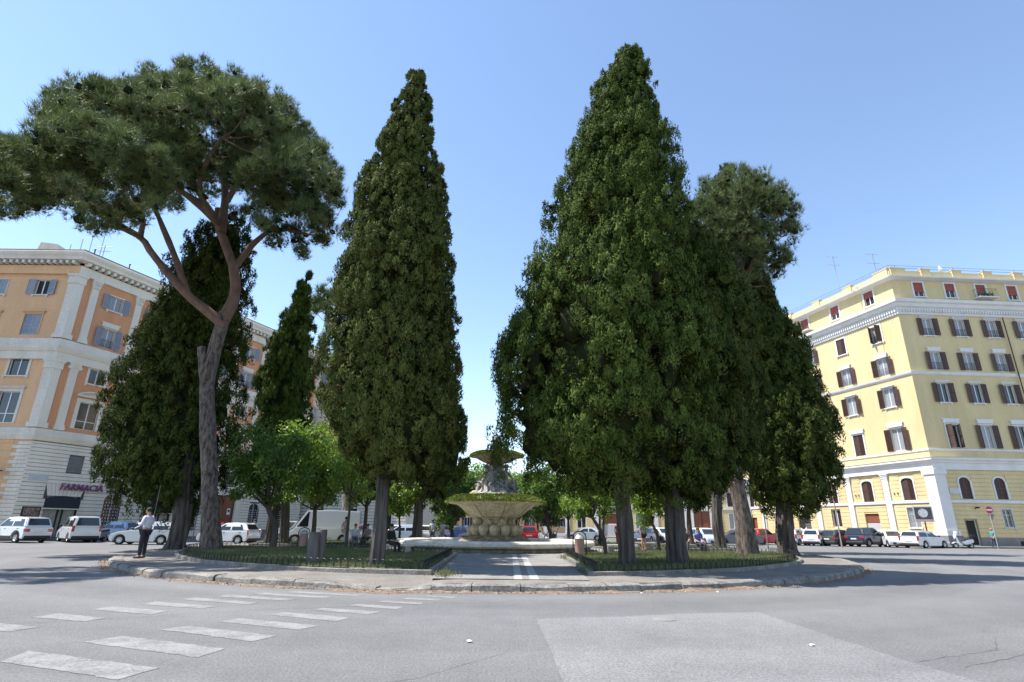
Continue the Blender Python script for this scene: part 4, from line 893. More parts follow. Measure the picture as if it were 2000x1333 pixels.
F2.band('low_cornice', 0, L2, [(-.02, 7.2), (.2, 7.2), (.3, 7.9), (.5, 8.2), (-.02, 8.4)], M['white']); F2.band('string_course', 0, L2, [(-.02, 4.0), (.12, 4.0), (.12, 4.3), (-.02, 4.3)], M['white']); F2.band('main_cornice', 0, L2, [(-.02, 23.4), (.2, 23.6), (.7, 25), (-.02, 25.2)], M['white'])
for u in cols:
    for z in (9.4, 13.9, 17.3, 21.2): window(F2, u, z, 1.2, 1.9, 'open', brown, .06, hood=3, pane='curtain', rnd=rnd)
    window(F2, u, 4.4, 1.3, 1.9, 'closed', brown, .14, rnd=rnd)
for u, (k, a, z, h) in zip(cols, gk):
    if k == 'w': window(F2, u, z, a, h, surround=.08, pane='dark' if u < 5 else 'curtain', rnd=rnd, smat=M['white'])
    elif k == 'd': rolldoor(F2, u, a, h, .55)
    elif k == 's': window(F2, u, z, a, h, surround=.1, pane='dark', sill=False, rnd=rnd); b = MB(); b.box(-.95, .95, -1.0, .0, 0, .06); b.prism([(-1.0, 0), (0, .5), (0, .56), (-1.0, .06)], -.95, .95, 'x'); F2.put(b, 'shop_awning', M['white'], u, 3.1)
    else:
        b = MB(); b.box(-a / 2, -.03, .12, .2, 0, h); b.box(.03, a / 2, .12, .2, 0, h)
        for q in (.3, 1.3, 2.4):
            for sg in (-1, 1): b.box(sg * .55 - .35, sg * .55 + .35, .09, .13, q, q + .8)
        F2.put(b, 'wooden_door', M['redwood'], u, z); b = MB(); b.box(-a / 2 - .35, -a / 2, -.1, .02, 0, h + .1); b.box(a / 2, a / 2 + .35, -.1, .02, 0, h + .1); b.box(-a / 2 - .35, a / 2 + .35, -.14, .02, h + .1, h + .5); F2.put(b, 'door_surround', M['white'], u, z)
hull(YC, [(0, 0), (e2.x * L2, e2.y * L2), (e2.x * L2 + 3, e2.y * L2 + 14), (3, 16)], 27.6, M['yellow'], M['plinth'])

# ---- orange building on the left
PO = (-38.3, 44.9)
OB = empty('palazzo', (PO[0], PO[1], 0), 'orange palazzo with pale pilasters and rusticated stone base on the left', 'building')
do = Vector((math.sin(R(22)), math.cos(R(22)))); FR = Face(OB, math.atan2(do.y, do.x)); FN = Face(OB, 0.0); MO = math.tan(R(68 / 2))
LR_, LN = 31.0, 16.0
UW = [3.55 + 4.0 * i for i in range(7)]; UN = [-2.95 - 3.7 * i for i in range(4)]; UP = [1.5 + 4.0 * i + (.0 if i == 0 else .05) for i in range(8)]
hR = []; hN = []
for u in UW: hR += [rh(u, 1.2, 19.95, 1.35), rh(u, 1.15, 16.4, 1.75), rh(u, 1.45, 12.95, 1.3), rh(u, 1.7, 8.95, 2.3), rh(u, 1.25, 5.35, 1.3)]
gR = [rh(3.3, 2.6, .2, 3.2), rh(7.4, 1.6, .9, 2.9), rh(11.9, 2.6, .2, 3.0), rh(15.6, 1.5, .9, 2.7), rh(19.4, 2.7, .2, 4.1), rh(23.6, 1.5, .9, 2.7), rh(27.5, 1.5, .9, 2.7)]
hR += gR
for u in UN: hN += [rh(u, 1.2, 20.2, 1.4), rh(u, 1.5, 16.5, 1.85), rh(u, 1.6, 12.9, 1.5), rh(u, 1.7, 8.95, 2.6), rh(u, 1.3, 3.9, 1.9)]
FR.wall(0, LR_, 7.6, 23.0, hR, M['orange']); FR.wall(0, LR_, 0, 7.6, hR, M['joint'], name='base_wall'); FN.wall(-LN, 0, 0, 23.0, hN, M['ochre'])
# stone base: courses, with wedge stones over the openings
wedge = [(3.3, 1.55, 3.4, 4.35), (11.9, 1.55, 3.2, 4.1), (19.4, 1.7, 4.3, 5.2)]
FR.courses(0, LR_, .75, 7.55, .30, hR + [(u - w_, u + w_, a, b_) for u, w_, a, b_ in wedge], M['trav'], .07, .032, m0=MO)
FR.slab('base_plinth', 0, 1.95, 0, .72, .12, M['trav'], m0=MO); FR.slab('base_plinth', 4.65, 10.55, 0, .72, .12, M['trav']); FR.slab('base_plinth', 13.25, 18.0, 0, .72, .12, M['trav']); FR.slab('base_plinth', 20.8, LR_, 0, .72, .12, M['plinth'])
for u, w_, a, b_ in wedge:
    for i in range(9):
        x0, x1 = -w_ + 2 * w_ * i / 9 + .012, -w_ + 2 * w_ * (i + 1) / 9 - .012; k = .82
        q = MB(); q.prism([(x0 * k, a), (x1 * k, a), (x1, b_), (x0, b_)], -.075, 0.0); FR.put(q, 'wedge_stone', M['trav'], u)
FN.courses(-1.05, 0, .3, 7.5, .30, [], M['travd'], .07, .03, 'quoin_stone', m1=MO)
for i, z in enumerate(np.arange(.3, 7.3, .6)): FN.slab('long_quoin', -1.45, -1.06, z + .02, z + .28, .068, M['travd'])
for z in np.arange(.75, 7.4, .6): FN.slab('render_band', -LN, -1.48, z, z + .56, .03, M['ochre']) if not any(q[2] < z + .6 and q[3] > z for q in hN) else None
for F, a, b_, kw, m in ((FR, 0, LR_, dict(m0=MO), M['trav']), (FN, -LN, 0, dict(m1=MO), M['travd'])):
    F.band('string_course', a, b_, [(-.02, 7.6), (.12, 7.62), (.22, 7.75), (.36, 8.0), (.36, 8.12), (.2, 8.15), (.2, 8.55), (-.02, 8.62)], m, **kw)
    F.band('middle_cornice', a, b_, [(-.02, 14.3), (.22, 14.32), (.24, 14.95), (.34, 15.0), (.5, 15.25), (.55, 15.45), (.3, 15.5), (.28, 16.1), (-.02, 16.2)], m, **kw)
    F.band('frieze', a, b_, [(-.02, 22.1), (.24, 22.12), (.26, 22.9), (-.02, 22.95)], m if F is FR else M['ochre'], **kw)
    F.band('main_cornice', a, b_, [(-.02, 23.25), (.75, 23.3), (.8, 23.55), (.95, 23.75), (1.0, 23.95), (.9, 24.02), (-.3, 24.05)], m, **kw)
    mo = MB(); nn = int((b_ - a) / .55)
    for i in range(nn): u = a + .15 + .55 * i; mo.box(u, u + .24, -.68, -.02, 22.97, 23.24)
    F.put(mo, 'modillion_row', m)
    F.band('roof_edge', a, b_, [(-.4, 24.05), (.8, 24.07), (.82, 24.2), (-.6, 24.6)], M['roof'] if F is FN else M['plinth'], **kw)
for F, s_, kw in ((FR, 1, dict(m0=MO)), (FN, -1, dict(m1=MO))):
    a, c = (0, .5) if s_ > 0 else (-.62, 0); m = M['trav'] if s_ > 0 else M['travd']
    for z0, z1, cap in ((8.62, 14.3, .75), (16.2, 22.1, .85)):
        F.slab('corner_pilaster', a, c, z0 + .4, z1 - cap, .2, m, **kw); F.slab('corner_base', a - (.1 if s_ < 0 else 0), c + (.1 if s_ > 0 else 0), z0, z0 + .4, .3, m, **kw)
        F.slab('corner_capital', a - (.06 if s_ < 0 else 0), c + (.06 if s_ > 0 else 0), z1 - cap, z1 - .2, .28, m, **kw); F.slab('corner_capital', a - (.14 if s_ < 0 else 0), c + (.14 if s_ > 0 else 0), z1 - .2, z1, .36, m, **kw)
for u in UP:
    if u < LR_ - .4: pilaster(FR, u, .62, 8.62, 14.3, .17, M['trav'], .7, .45, 'scroll'); pilaster(FR, u, .6, 16.2, 22.1, .17, M['trav'], .8, .45, 'leafy')
bl = M['blue']
for i, u in enumerate(UW):
    window(FR, u, 19.95, 1.2, 1.35, 'open', bl, .1, smat=M['trav'], pane='dark' if i == 1 else 'curtain', rnd=rnd)
    window(FR, u, 16.4, 1.15, 1.75, 'open', bl, .1, smat=M['trav'], hood=1, pane='curtain', rail=True, rnd=rnd, sill=False)
    window(FR, u, 12.95, 1.45, 1.3, None, None, .2, smat=M['trav'], pane='glass', rnd=rnd)
    window(FR, u, 8.95, 1.7, 2.3, None, None, .32, smat=M['trav'], hood=2, pane='glass', transom=.3, rnd=rnd, sill=False)
    window(FR, u, 5.35, 1.25, 1.3, 'closed', M['plinth'], .0, smat=M['trav'], sill=False, rnd=rnd)
for i, u in enumerate(UN):
    window(FN, u, 20.2, 1.2, 1.4, 'open' if i == 0 else 'closed', bl, .06, smat=M['travd'], pane='dark', rnd=rnd)
    window(FN, u, 16.5, 1.5, 1.85, 'closed', bl, .08, smat=M['ochre'], hood=3, rnd=rnd, sill=False)
    window(FN, u, 12.9, 1.6, 1.5, None, None, .2, smat=M['travd'], pane='glass', rnd=rnd)
    window(FN, u, 8.95, 1.7, 2.6, None, None, .2, smat=M['travd'], hood=3, pane='glass', transom=.3, rnd=rnd, sill=False)
    window(FN, u, 3.9, 1.3, 1.9, 'closed', M['redwood'], .1, smat=M['travd'], rnd=rnd)
def shopwin(u, wd, h, hb):
    b = MB(); b.box(-wd / 2, wd / 2, .16, .2, 0, h); s = FR.put(b, 'shop_window', M['shop'], u, .2)
    q = MB(); 
    for x in (-wd / 2 + .05, -.1, .25, wd / 2 - .05): q.box(x - .05, x + .05, .08, .16, 0, h)
    q.box(-wd / 2, wd / 2, .08, .16, hb - .08, hb); q.build('shop_frame', M['trim'], s)
    K = 10; hw = wd / 2 + .05; top = [(-hw + 2 * hw * i / K, h + .02 - .28 * (2 * i / K - 1) ** 2) for i in range(K + 1)]
    q = MB(); q.prism([(-hw, hb), (hw, hb)] + top[::-1], -.12, .02); q.build('shop_fascia', M['awning'], s); q = MB(); q.box(-hw, hw, -.2, .0, hb - .1, hb - .01); q.build('fascia_sill', M['trav'], s)
shopwin(3.3, 2.6, 3.2, 2.25); shopwin(11.9, 2.6, 3.0, 2.1)
for u, h in ((7.4, 2.9), (15.6, 2.7), (23.6, 2.7), (27.5, 2.7)):
    wdw = 1.6 if u < 10 else 1.5; o = window(FR, u, .9, wdw, h, None, None, .0, pane='glass', arch=.62, wallm=M['trav'], sill=False, rnd=rnd, smat=M['trav'])
    gr = MB()                       # lattice grille with pale rosettes
    for i in range(7):
        x = -wdw / 2 + wdw * i / 6; gr.tube([(x, .02, 0), (x * .9, .02, h - .1)], .016, 4)
    for j in range(10): zq = .15 + (h - .5) * j / 9; gr.tube([(-wdw / 2, .02, zq), (wdw / 2, .02, zq)], .013, 4)
    gr.build('iron_grille', M['iron'], o); ro = MB()
    for i in range(5):
        for j in range(8): ballmb(ro, (-wdw / 2 + wdw * (i + .9 + .2 * (j % 2)) / 6, .0, .3 + (h - .8) * j / 8), .05, (1, .4, 1), 6)
    ro.build('grille_rosettes', M['sash'], o)
b = MB(); b.box(-1.35, -.02, .12, .2, 0, 4.1); b.box(.02, 1.35, .12, .2, 0, 4.1)
for x in (-1.1, .25):
    for z in (.3, 1.5, 2.8): b.box(x, x + .85, .08, .13, z, z + 1.0)
dr = FR.put(b, 'carriage_door', M['redwood'], 19.4, .2); b = MB(); b.box(.55, .95, .02, .06, 2.1, 2.75); nb = b.build('notice', M['swhite'], dr); b = MB(); b.tube([(.75, .0, 2.5), (.75, .018, 2.5)], .14, 16); b.build('notice_roundel', M['awning'], nb)
for sg in (-1, 1): FR.slab('door_jamb', 19.4 + sg * 1.75 - .36, 19.4 + sg * 1.75 + .36, .0, 4.3, .2, M['trav'])
fa = text('FARMACIA', .72, M['purple'], OB, FR.loc(2.75, 3.92, .17), FR.rz, .05, 'pharmacy_lettering', shear=.08)
text('A', .5, M['purple'], OB, FR.loc(7.35, 3.92, .17), FR.rz, .03, 'pharmacy_lettering')
FR.slab('sign_rail', 2.7, 9.5, 3.86, 3.9, .15, M['metal'], v0=.1)
FR.slab('street_name_plaque', .35, 1.75, 4.5, 5.0, .11, M['plate'], v0=.05)
b = MB(); b.box(-.65, .65, -.14, -.06, 0, .75); mb_ = FR.put(b, 'menu_board', M['trim'], 1.15, 1.75); b = MB(); b.box(-.55, .55, -.155, -.142, .08, .67); b.build('board_picture', mat('board_picture', (.05, .045, .03), (.38, .27, .22), 6, .5, lo=.4, hi=.62), mb_)
b = MB(); b.box(-1.1, .0, -.02, .02, 0, .42); sg = FN.put(b, 'hanging_sign', M['swhite'], -1.0, 3.05, .9); text('NTO', .32, M['purple'], sg, (-.78, -.03, .1), 0, .006, 'sign_lettering')
b = MB(); b.box(-.9, -.3, -.04, .04, .4, .9); b.box(-.75, -.45, -.041, .041, .25, 1.05); b.box(-.9, .1, -.02, .02, .6, .66)
cx_ = MB(); cx_.prism([(-.18, -.55), (.18, -.55), (.18, -.18), (.55, -.18), (.55, .18), (.18, .18), (.18, .55), (-.18, .55), (-.18, .18), (-.55, .18), (-.55, -.18), (-.18, -.18)], -.08, .08)
FN.put(cx_, 'pharmacy_cross', mat('green_cross', (.01, .10, .06), (.02, .2, .13), 5, .35), -1.75, 5.15, 1.0); b = MB(); b.tube([(0, 0, 0), (0, -1.0, 0)], .04, 6); FN.put(b, 'cross_bracket', M['iron'], -1.75, 5.15)
fo_ = [(0, 0), (do.x * LR_, do.y * LR_), (do.x * LR_ - 14, do.y * LR_ + 4), (-LN, 12), (-LN, 0)]
rf = hull(OB, fo_, 24.0, M['orange'], M['roof'])
b = MB(); b.prism([(-1.6, 0), (1.6, 0), (.5, 2.2), (-1.1, 2.4)], -1.0, 1.0); b.build('chimney', M['travd'], rf, (-5.3, 3.2, 24.1))
for u, h in ((-4.2, 2.6), (-3.2, 3.2), (-2.3, 3.6), (-1.2, 4.2)): antenna(FN, u, -3.0, 24.1, h, 0)
antenna(FN, -.4, -2.4, 24.1, 2.2, 1)
for u in (.4, 3.6, 7.8): b = MB(); b.tube([(0, 0, 0), (0, 0, .5)], .05, 6); ballmb(b, (0, 0, .55), .09, (1, 1, 1), 6); FR.put(b, 'roof_lamp', M['iron'], u, 24.15, .5)

# ---- palazzo further back on the left, stone ground floor
P4_ = (-27.2, 75.0); L4 = 14.4
OC = empty('palazzo', (P4_[0], P4_[1], 0), 'palazzo with grey rusticated ground floor behind the left-hand cypress', 'building')
F4 = Face(OC, R(-9)); h4 = []
c4 = [2.4, 7.0, 11.6]
for u in c4: h4 += [rh(u, 1.3, 19.9, 1.4), rh(u, 1.3, 16.4, 1.9), rh(u, 1.5, 9.2, 2.4), rh(u, 1.3, 5.2, 1.4), rh(u, 1.8, .2, 3.2)]
F4.wall(0, L4, 7.6, 23, h4, M['orange']); F4.wall(0, L4, 0, 7.6, h4, M['joint'], name='base_wall'); F4.courses(0, L4, .3, 7.55, .38, h4, M['trav'], .07, .05)
for u in (.5, 4.7, 9.3, 13.9): pilaster(F4, u, .7, 8.6, 14.3, .17, M['trav'], .7, .45, 'scroll'); pilaster(F4, u, .7, 16.2, 22.1, .17, M['trav'], .8, .45, 'leafy')
for zz_ in ((7.6, 8.6), (14.3, 16.1), (22.1, 24)): F4.band('cornice', 0, L4, [(-.02, zz_[0]), (.2, zz_[0]), (.5, (zz_[0] + zz_[1]) / 2), (.4, zz_[1]), (-.02, zz_[1] + .05)], M['trav'])
for u in c4:
    for z, h in ((19.9, 1.4), (16.4, 1.9)): window(F4, u, z, 1.3, h, 'open', bl, .1, smat=M['trav'], pane='curtain', rnd=rnd)
    window(F4, u, 9.2, 1.5, 2.4, None, None, .25, smat=M['trav'], hood=2, rnd=rnd, sill=False); window(F4, u, 5.2, 1.3, 1.4, 'closed', M['plinth'], 0, rnd=rnd, sill=False); window(F4, u, .2, 1.8, 3.2, None, None, .12, smat=M['trav'], pane='dark', rnd=rnd, sill=False)
ca, sa = math.cos(R(-9)), math.sin(R(-9))
hull(OC, [(0, 0), (L4 * ca, L4 * sa), (L4 * ca + 2, L4 * sa + 16), (0, 14)], 24, M['orange'], M['roof'])
FS = Face(OC, R(-9) + R(83), (L4 * ca, L4 * sa)); FS.wall(0, 16, 0, 24, [], M['trav'], name='side_wall')
# ---- low pale building far down the street
FBD = empty('far_building', (-30, 150, 0), 'pale low building far down the street behind the fountain', 'building')
F5 = Face(FBD, 0.0); h5 = [rh(3 + 4 * i, 1.3, z, 2.0) for i in range(15) for z in (1.5, 5.5)]
F5.wall(0, 62, 0, 10, h5, M['ochre'])
for i in range(15):
    for z in (1.5, 5.5): window(F5, 3 + 4 * i, z, 1.3, 2.0, 'open', brown, .1, rnd=rnd, pane='glass')
hull(FBD, [(0, 0), (62, 0), (62, 12), (0, 12)], 10, M['ochre'], M['roof'])
# ---- pavements in front of the buildings
def off(P, d, n, s, o): return (P[0] + d.x * s + n.x * o, P[1] + d.y * s + n.y * o)
nl = Vector((dl.y, -dl.x)) * -1; nf = Vector((df.y, -df.x)); no = Vector((do.y, -do.x))
c0 = (PR[0] - 2.6, PR[1] - 3.0)
strip('right_pavement', [c0, (PR[0] + 40, PR[1] - .6), (PR[0] + 40, PR[1] + 6), (PR[0] + 2, PR[1] + 3), (33.9 + 1, 84), (9, 91), (8.5, 84.5), off(PR, dl, nl, 26, 3.2)], .14, M['pave'])
strip('left_pavement', [(PO[0] - 20, PO[1] - 2.4), (PO[0] + .9, PO[1] - 2.4), off(PO, do, no, 30.5, 2.6), (-12.6, 70.0), (-12.6, 74), (-30, 78), (PO[0] - 1, PO[1] + 3), (PO[0] - 20, PO[1] + 3)], .14, M['pave'])

# ------------------------------------------------------------------ trees
bm = bmesh.new(); bmesh.ops.create_icosphere(bm, subdivisions=1, radius=1.0); bm.verts.ensure_lookup_table()
ICO_V = np.array([v.co[:] for v in bm.verts]); ICO_F = np.array([[v.index for v in f.verts] for f in bm.faces], dtype=np.int32); bm.free()
def blobs(C, Rr, rng, disp=.22):
    """small lumpy solids, one per centre"""
    n = len(C); k = len(ICO_V)
    V = ICO_V[None] * (1 + disp * rng.standard_normal((n, k, 1)).clip(-1.5, 1.5)) * Rr[:, None, :] + C[:, None, :]
    F = ICO_F[None] + (np.arange(n, dtype=np.int32) * k)[:, None, None]
    return V.reshape(-1, 3), F.reshape(-1, 3)
def bark_flute(seed, deg=7, amp=.13):
    def f(a, t, p): return 1 + amp * (abs(math.sin(a * deg * .5 + 1.2 * math.sin(t * 4 + seed))) * 1.3 - .8) + .18 * noise.noise((math.cos(a) * 1.7 + seed, math.sin(a) * 1.7, p.z * .9)) + (.36 * (1 - t * 8) * (.6 + .4 * math.sin(a * 4 + seed)) if t < .125 else 0)
    return f
def dense(pts, n):
    out = []; pts = [Vector(p) for p in pts]
    for i in range(n + 1):
        s = i / n * (len(pts) - 1); k = min(int(s), len(pts) - 2); t = s - k
        p0, p1, p2, p3 = pts[max(k - 1, 0)], pts[k], pts[k + 1], pts[min(k + 2, len(pts) - 1)]
        out.append(.5 * ((2 * p1) + (p2 - p0) * t + (2 * p0 - 5 * p1 + 4 * p2 - p3) * t * t + (3 * p1 - p0 - 3 * p2 + p3) * t ** 3))
    return out
def lin(a, b, n): return [a + (b - a) * i / n for i in range(n + 1)]
def trunk(name, par, pts, r0, r1, m, n=22, seg=14, seed=1, deg=6, amp=.13, base=True):
    d = dense(pts, n); b = MB(); fl = bark_flute(seed, deg, amp) if base else (lambda a, t, p: 1 + .28 * noise.noise((math.cos(a) * 2 + seed, math.sin(a) * 2, p.z * 1.5)))
    b.tube(d, lin(r0, r1, n), seg, True, fl); return b.build(name, m, par, smooth=70)
NTRI = [0]
def cypress(label, base, Y, prof, m, seed, lobes=900, rl=(.34, .7), sprays=34, per=5, ln=.17, wd=.05, trunks=None, tr=(.3, .12), depth=.92, group='cypress trees on the island', zc=None, up_=.75, bite=0.36, spread=.55):
    rg = np.random.default_rng(seed); t = empty('cypress_tree', (base[0], base[1], ZI), label, 'tree', group)
    prof = sorted(prof); z0_, z1_ = prof[0][0], prof[-1][0]; prof = [(q - .75 * (q - z0_) / (z1_ - z0_), x_, r_) for q, x_, r_ in prof]; Z = np.array([p[0] for p in prof]); X = np.array([p[1] for p in prof]); Rd = np.array([p[2] for p in prof])
    # big boughs over the crown surface, each carrying smaller lobes on its outer upper side
    nm = max(50, int(lobes / 7.5)); zs = np.linspace(Z[0], Z[-1], 400); w_ = np.interp(zs, Z, Rd) + .3; cdf = np.cumsum(w_); cdf /= cdf[-1]
    z = np.interp((np.arange(nm) + rg.random(nm)) / nm, cdf, zs); a = (np.arange(nm) * 2.39996 + rg.normal(0, .25, nm)) % (2 * np.pi)
    a = np.where((rg.random(nm) < .25) & (np.sin(a) > .2), -a, a)
    cx = np.interp(z, Z, X); r = np.interp(z, Z, Rd); sz = np.clip(.12 + r / 2.1, .16, 1.1)
    mr = rg.uniform(.75, 1.25, nm) * rl[1] * 1.35 * sz
    rr = np.maximum(r * rg.uniform(1 - bite, 1.06, nm) - mr * .8, .02)
    MC = np.column_stack([cx + rr * np.cos(a), Y + depth * rr * np.sin(a), z])
    per_m = 20; lobes = nm * per_m; O1 = np.column_stack([np.cos(a), np.sin(a), np.full(nm, .55)])
    D = rg.standard_normal((lobes, 3)) * .75 + np.repeat(O1, per_m, 0); lowz = np.repeat(z < Z[0] + 3.0, per_m) & (rg.random(lobes) < .5); D[lowz, 2] = -.45 * np.abs(D[lowz, 2]); D /= np.linalg.norm(D, axis=1, keepdims=True)
    lr = rg.uniform(rl[0], rl[1], lobes) * np.repeat(np.clip(sz, .5, 1), per_m) * .36
    C = np.repeat(MC, per_m, 0) + D * (np.repeat(mr, per_m) * rg.uniform(.72, 1.0, lobes))[:, None] * np.array([[1, 1, 1.45]])
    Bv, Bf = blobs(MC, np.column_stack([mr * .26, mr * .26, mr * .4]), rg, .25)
    # each lobe: upswept scale-like blades facing out of it, drawn up to a loose tip
    k_ = sprays * per // 4 + 14; N = lobes * k_; O = np.repeat(D, k_, 0)
    D1 = rg.standard_normal((N, 3)) + O * .7 + np.array([[0, 0, .35]]); D1 /= np.linalg.norm(D1, axis=1, keepdims=True)
    hgt = rg.uniform(0, 1, (N, 1)) ** 1.3                              # 0 at the lobe's foot, 1 at its tip
    P = np.repeat(C, k_, 0) + D1 * np.repeat(lr, k_)[:, None] * (1 - .55 * hgt) * rg.uniform(.75, 1.05, (N, 1)) + (np.array([[0, 0, 1.0]]) + O * .35) * np.repeat(lr, k_)[:, None] * 1.5 * (hgt - .35)
    nr = D1 + .24 * rg.standard_normal((N, 3)) + O * .35 + np.array([[0, 0, .25]]) * hgt; nr /= np.linalg.norm(nr, axis=1, keepdims=True)
    ax = np.array([[0, 0, up_ * 1.6]]) + .5 * rg.standard_normal((N, 3)) + .6 * D1; ax -= nr * np.sum(ax * nr, 1, keepdims=True); ax /= np.linalg.norm(ax, axis=1, keepdims=True) + 1e-9
    wv = np.cross(ax, nr); l_ = ln * rg.uniform(.6, 1.5, (N, 1)); wd_ = wd * rg.uniform(.6, 1.4, (N, 1))
    V = np.stack([P - wv * wd_ / 2, P + wv * wd_ / 2, P + ax * l_ + nr * l_ * .25], 1).reshape(-1, 3)
    V -= np.array([[base[0], base[1], ZI]]); Bv -= np.array([[base[0], base[1], ZI]])
    o = inst('crown', npmesh('crown', V, tris(V), m), t)
    q = tag(inst('shade_clumps', npmesh('shade_clumps', Bv, Bf, M['twig']), o), kind='stuff'); NTRI[0] += N + len(Bf)  # dark filler lumps, painted shade for the gaps between boughs
    # solid core, its dark colour standing for shade deep in the crown
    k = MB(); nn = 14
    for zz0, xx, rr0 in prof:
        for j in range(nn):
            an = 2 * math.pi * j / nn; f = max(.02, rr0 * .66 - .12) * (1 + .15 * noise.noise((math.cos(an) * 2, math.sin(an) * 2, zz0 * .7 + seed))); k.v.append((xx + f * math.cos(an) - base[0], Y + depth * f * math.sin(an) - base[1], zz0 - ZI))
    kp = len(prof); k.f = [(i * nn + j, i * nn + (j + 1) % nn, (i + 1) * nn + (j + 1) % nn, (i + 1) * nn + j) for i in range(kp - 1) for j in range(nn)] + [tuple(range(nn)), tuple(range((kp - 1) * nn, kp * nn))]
    k.build('crown_shade', M['twig'], o, smooth=80)
    for i, tp in enumerate(trunks or [[(0, 0, -.1), (0, 0, Z[0] + 1.5)]]): trunk('trunk', t, tp, tr[0], tr[1], M['bark'], 30, 30, seed + i, 9, .24)
    return t
cypress('tallest dark green cypress, right of the path, apex highest in view', (3.9, 19.6), 19.8,
 [(22.5, 5.30, .45), (21.7, 5.14, .87), (20.6, 4.95, 1.15), (19.1, 4.77, 1.41), (17.5, 4.72, 1.78), (15.7, 4.39, 2.36), (14, 4.24, 2.73), (12.3, 4.18, 2.95), (10.7, 4.03, 3.26), (9.5, 3.75, 3.75), (7.4, 3.5, 4.1), (5.5, 3.4, 4.05), (4.5, 3.3, 3.95), (3.7, 3.3, 3.2), (3.0, 3.7, 1.7)],
 M['cyp2'], 3, 1900, (.4, .85), 40, 6, .115, .05, [[(0, 0, -.1), (-.05, 0, 1.5), (-.1, .1, 3.5), (.1, .15, 7)]], (.29, .18))
cypress('broad cypress with thick dark trunk just right of the tallest cypress', (5.8, 20.6), 20.8,
 [(14.2, 7.5, .4), (12.6, 7.6, 1.2), (11.2, 7.6, 1.75), (9.8, 7.5, 2.05), (7.7, 7.35, 2.35), (5.7, 7.15, 2.35), (4.1, 6.8, 2.15), (3.1, 6.4, 1.4), (2.4, 6.1, .7)],
 M['cypd'], 5, 900, (.4, .75), 40, 6, .115, .05, [[(0, 0, -.1), (.0, 0, 1.5), (.15, .05, 3.5), (.5, .1, 6)]], (.36, .22))
cypress('tall pointed cypress left of the path in the front bed', (-4.05, 18.2), 18.2,
 [(19.6, -4.03, .28), (18.9, -4.05, .48), (18.1, -4.05, .63), (16.3, -4.19, 1.01), (14.4, -4.25, 1.42), (12.9, -4.26, 1.62), (11.3, -4.25, 1.8), (10.1, -4.31, 2.03), (8.7, -4.32, 2.14), (6.8, -4.21, 2.18), (5.1, -4.06, 2.19), (4.2, -3.9, 1.9), (3.4, -3.74, 1.31), (2.8, -3.85, .69)],
 M['cyp'], 7, 1500, (.34, .66), 40, 6, .105, .046, [[(0, 0, -.1), (.03, 0, 1.2), (.0, .02, 2.6), (-.05, 0, 5)]], (.22, .16))
cypress('dark slender cypress behind the tall pointed one, beyond the fountain', (-6.3, 40), 40,
 [(31.5, -6.5, .2), (29.6, -6.42, .65), (26.6, -6.33, 1.21), (22.8, -6.47, 1.65), (19.2, -6.51, 1.97), (15.8, -6.28, 2.35), (12.5, -6.03, 2.54), (9.5, -5.73, 2.72), (6.9, -5.34, 2.8), (4.9, -5.19, 2.3), (3.2, -5.7, .9)],
 M['cypd'], 9, 620, (.5, .95), 26, 4, .24, .1, None, (.35, .2))
cypress('wide dark cypress with massive trunk behind the umbrella pine', (-16.9, 30.0), 30.9,
 [(20.0, -17.7, .4), (19.0, -17.8, 1.3), (17.3, -18.1, 2.2), (15.2, -18.3, 2.7), (13.2, -18.5, 2.95), (10.7, -18.9, 3.4), (8.2, -19.0, 3.65), (5.8, -19.0, 3.75), (4.2, -18.9, 3.4), (3.0, -18.6, 2.4), (2.2, -17.9, 1.2)],
 M['cypd'], 11, 950, (.5, .95), 28, 4, .19, .07, [[(.0, 0, -.1), (.05, 0, 1.5), (-.3, .3, 3.5), (-.8, .8, 7)]], (.42, .34), depth=.52)
cypress('slim spire-topped cypress between the pine and the path', (-14.3, 37), 37,
 [(19.4, -15.0, .2), (17.8, -15.12, .62), (15.8, -15.26, 1.05), (13.8, -15.29, 1.45), (11.6, -15.39, 1.71), (9.1, -15.31, 1.93), (7, -15, 1.82), (5.5, -14.73, 1.4), (3.7, -14.6, .75)],
 M['cyp2'], 13, 520, (.4, .75), 26, 4, .26, .08, [[(.2, 0, -.1), (.0, 0, 2.0), (-.4, 0, 5)], [(-.9, .3, -.1), (-.8, .2, 2.0), (-.6, .1, 5)]], (.3, .2), up_=1.6, spread=.35)
cypress('dark cypress standing furthest right at the edge of the island', (14.0, 29.8), 30,
 [(16.4, 14.7, .3), (15, 14.6, .75), (13.1, 14.5, 1.3), (11.2, 14.6, 1.8), (9.4, 14.75, 2.15), (7.7, 14.9, 2.5), (6.3, 14.95, 2.75), (4.8, 14.68, 2.5), (3.6, 14.55, 2.2), (2.7, 14.53, 1.3)],
 M['cypd'], 15, 900, (.45, .85), 30, 4, .17, .07, [[(0, 0, -.1), (.0, 0, 1.2), (.3, 0, 3.5), (.8, 0, 6)]], (.45, .3))
cypress('cypress whose dark tip shows above the right-hand pine', (13.6, 38), 38,
 [(29.3, 17.0, .5), (28, 16.9, 1.2), (24.7, 16.5, 1.9), (20.3, 16.1, 2.35), (15.3, 15.55, 2.5), (10.7, 14.95, 2.34), (7.2, 14.47, 2.0), (4.5, 13.88, 1.1)],
 M['cypd'], 17, 380, (.5, .95), 22, 4, .3, .1, [[(.0, 0, -.1), (-.1, 0, 2.0), (.3, 0, 5)]], (.35, .25))

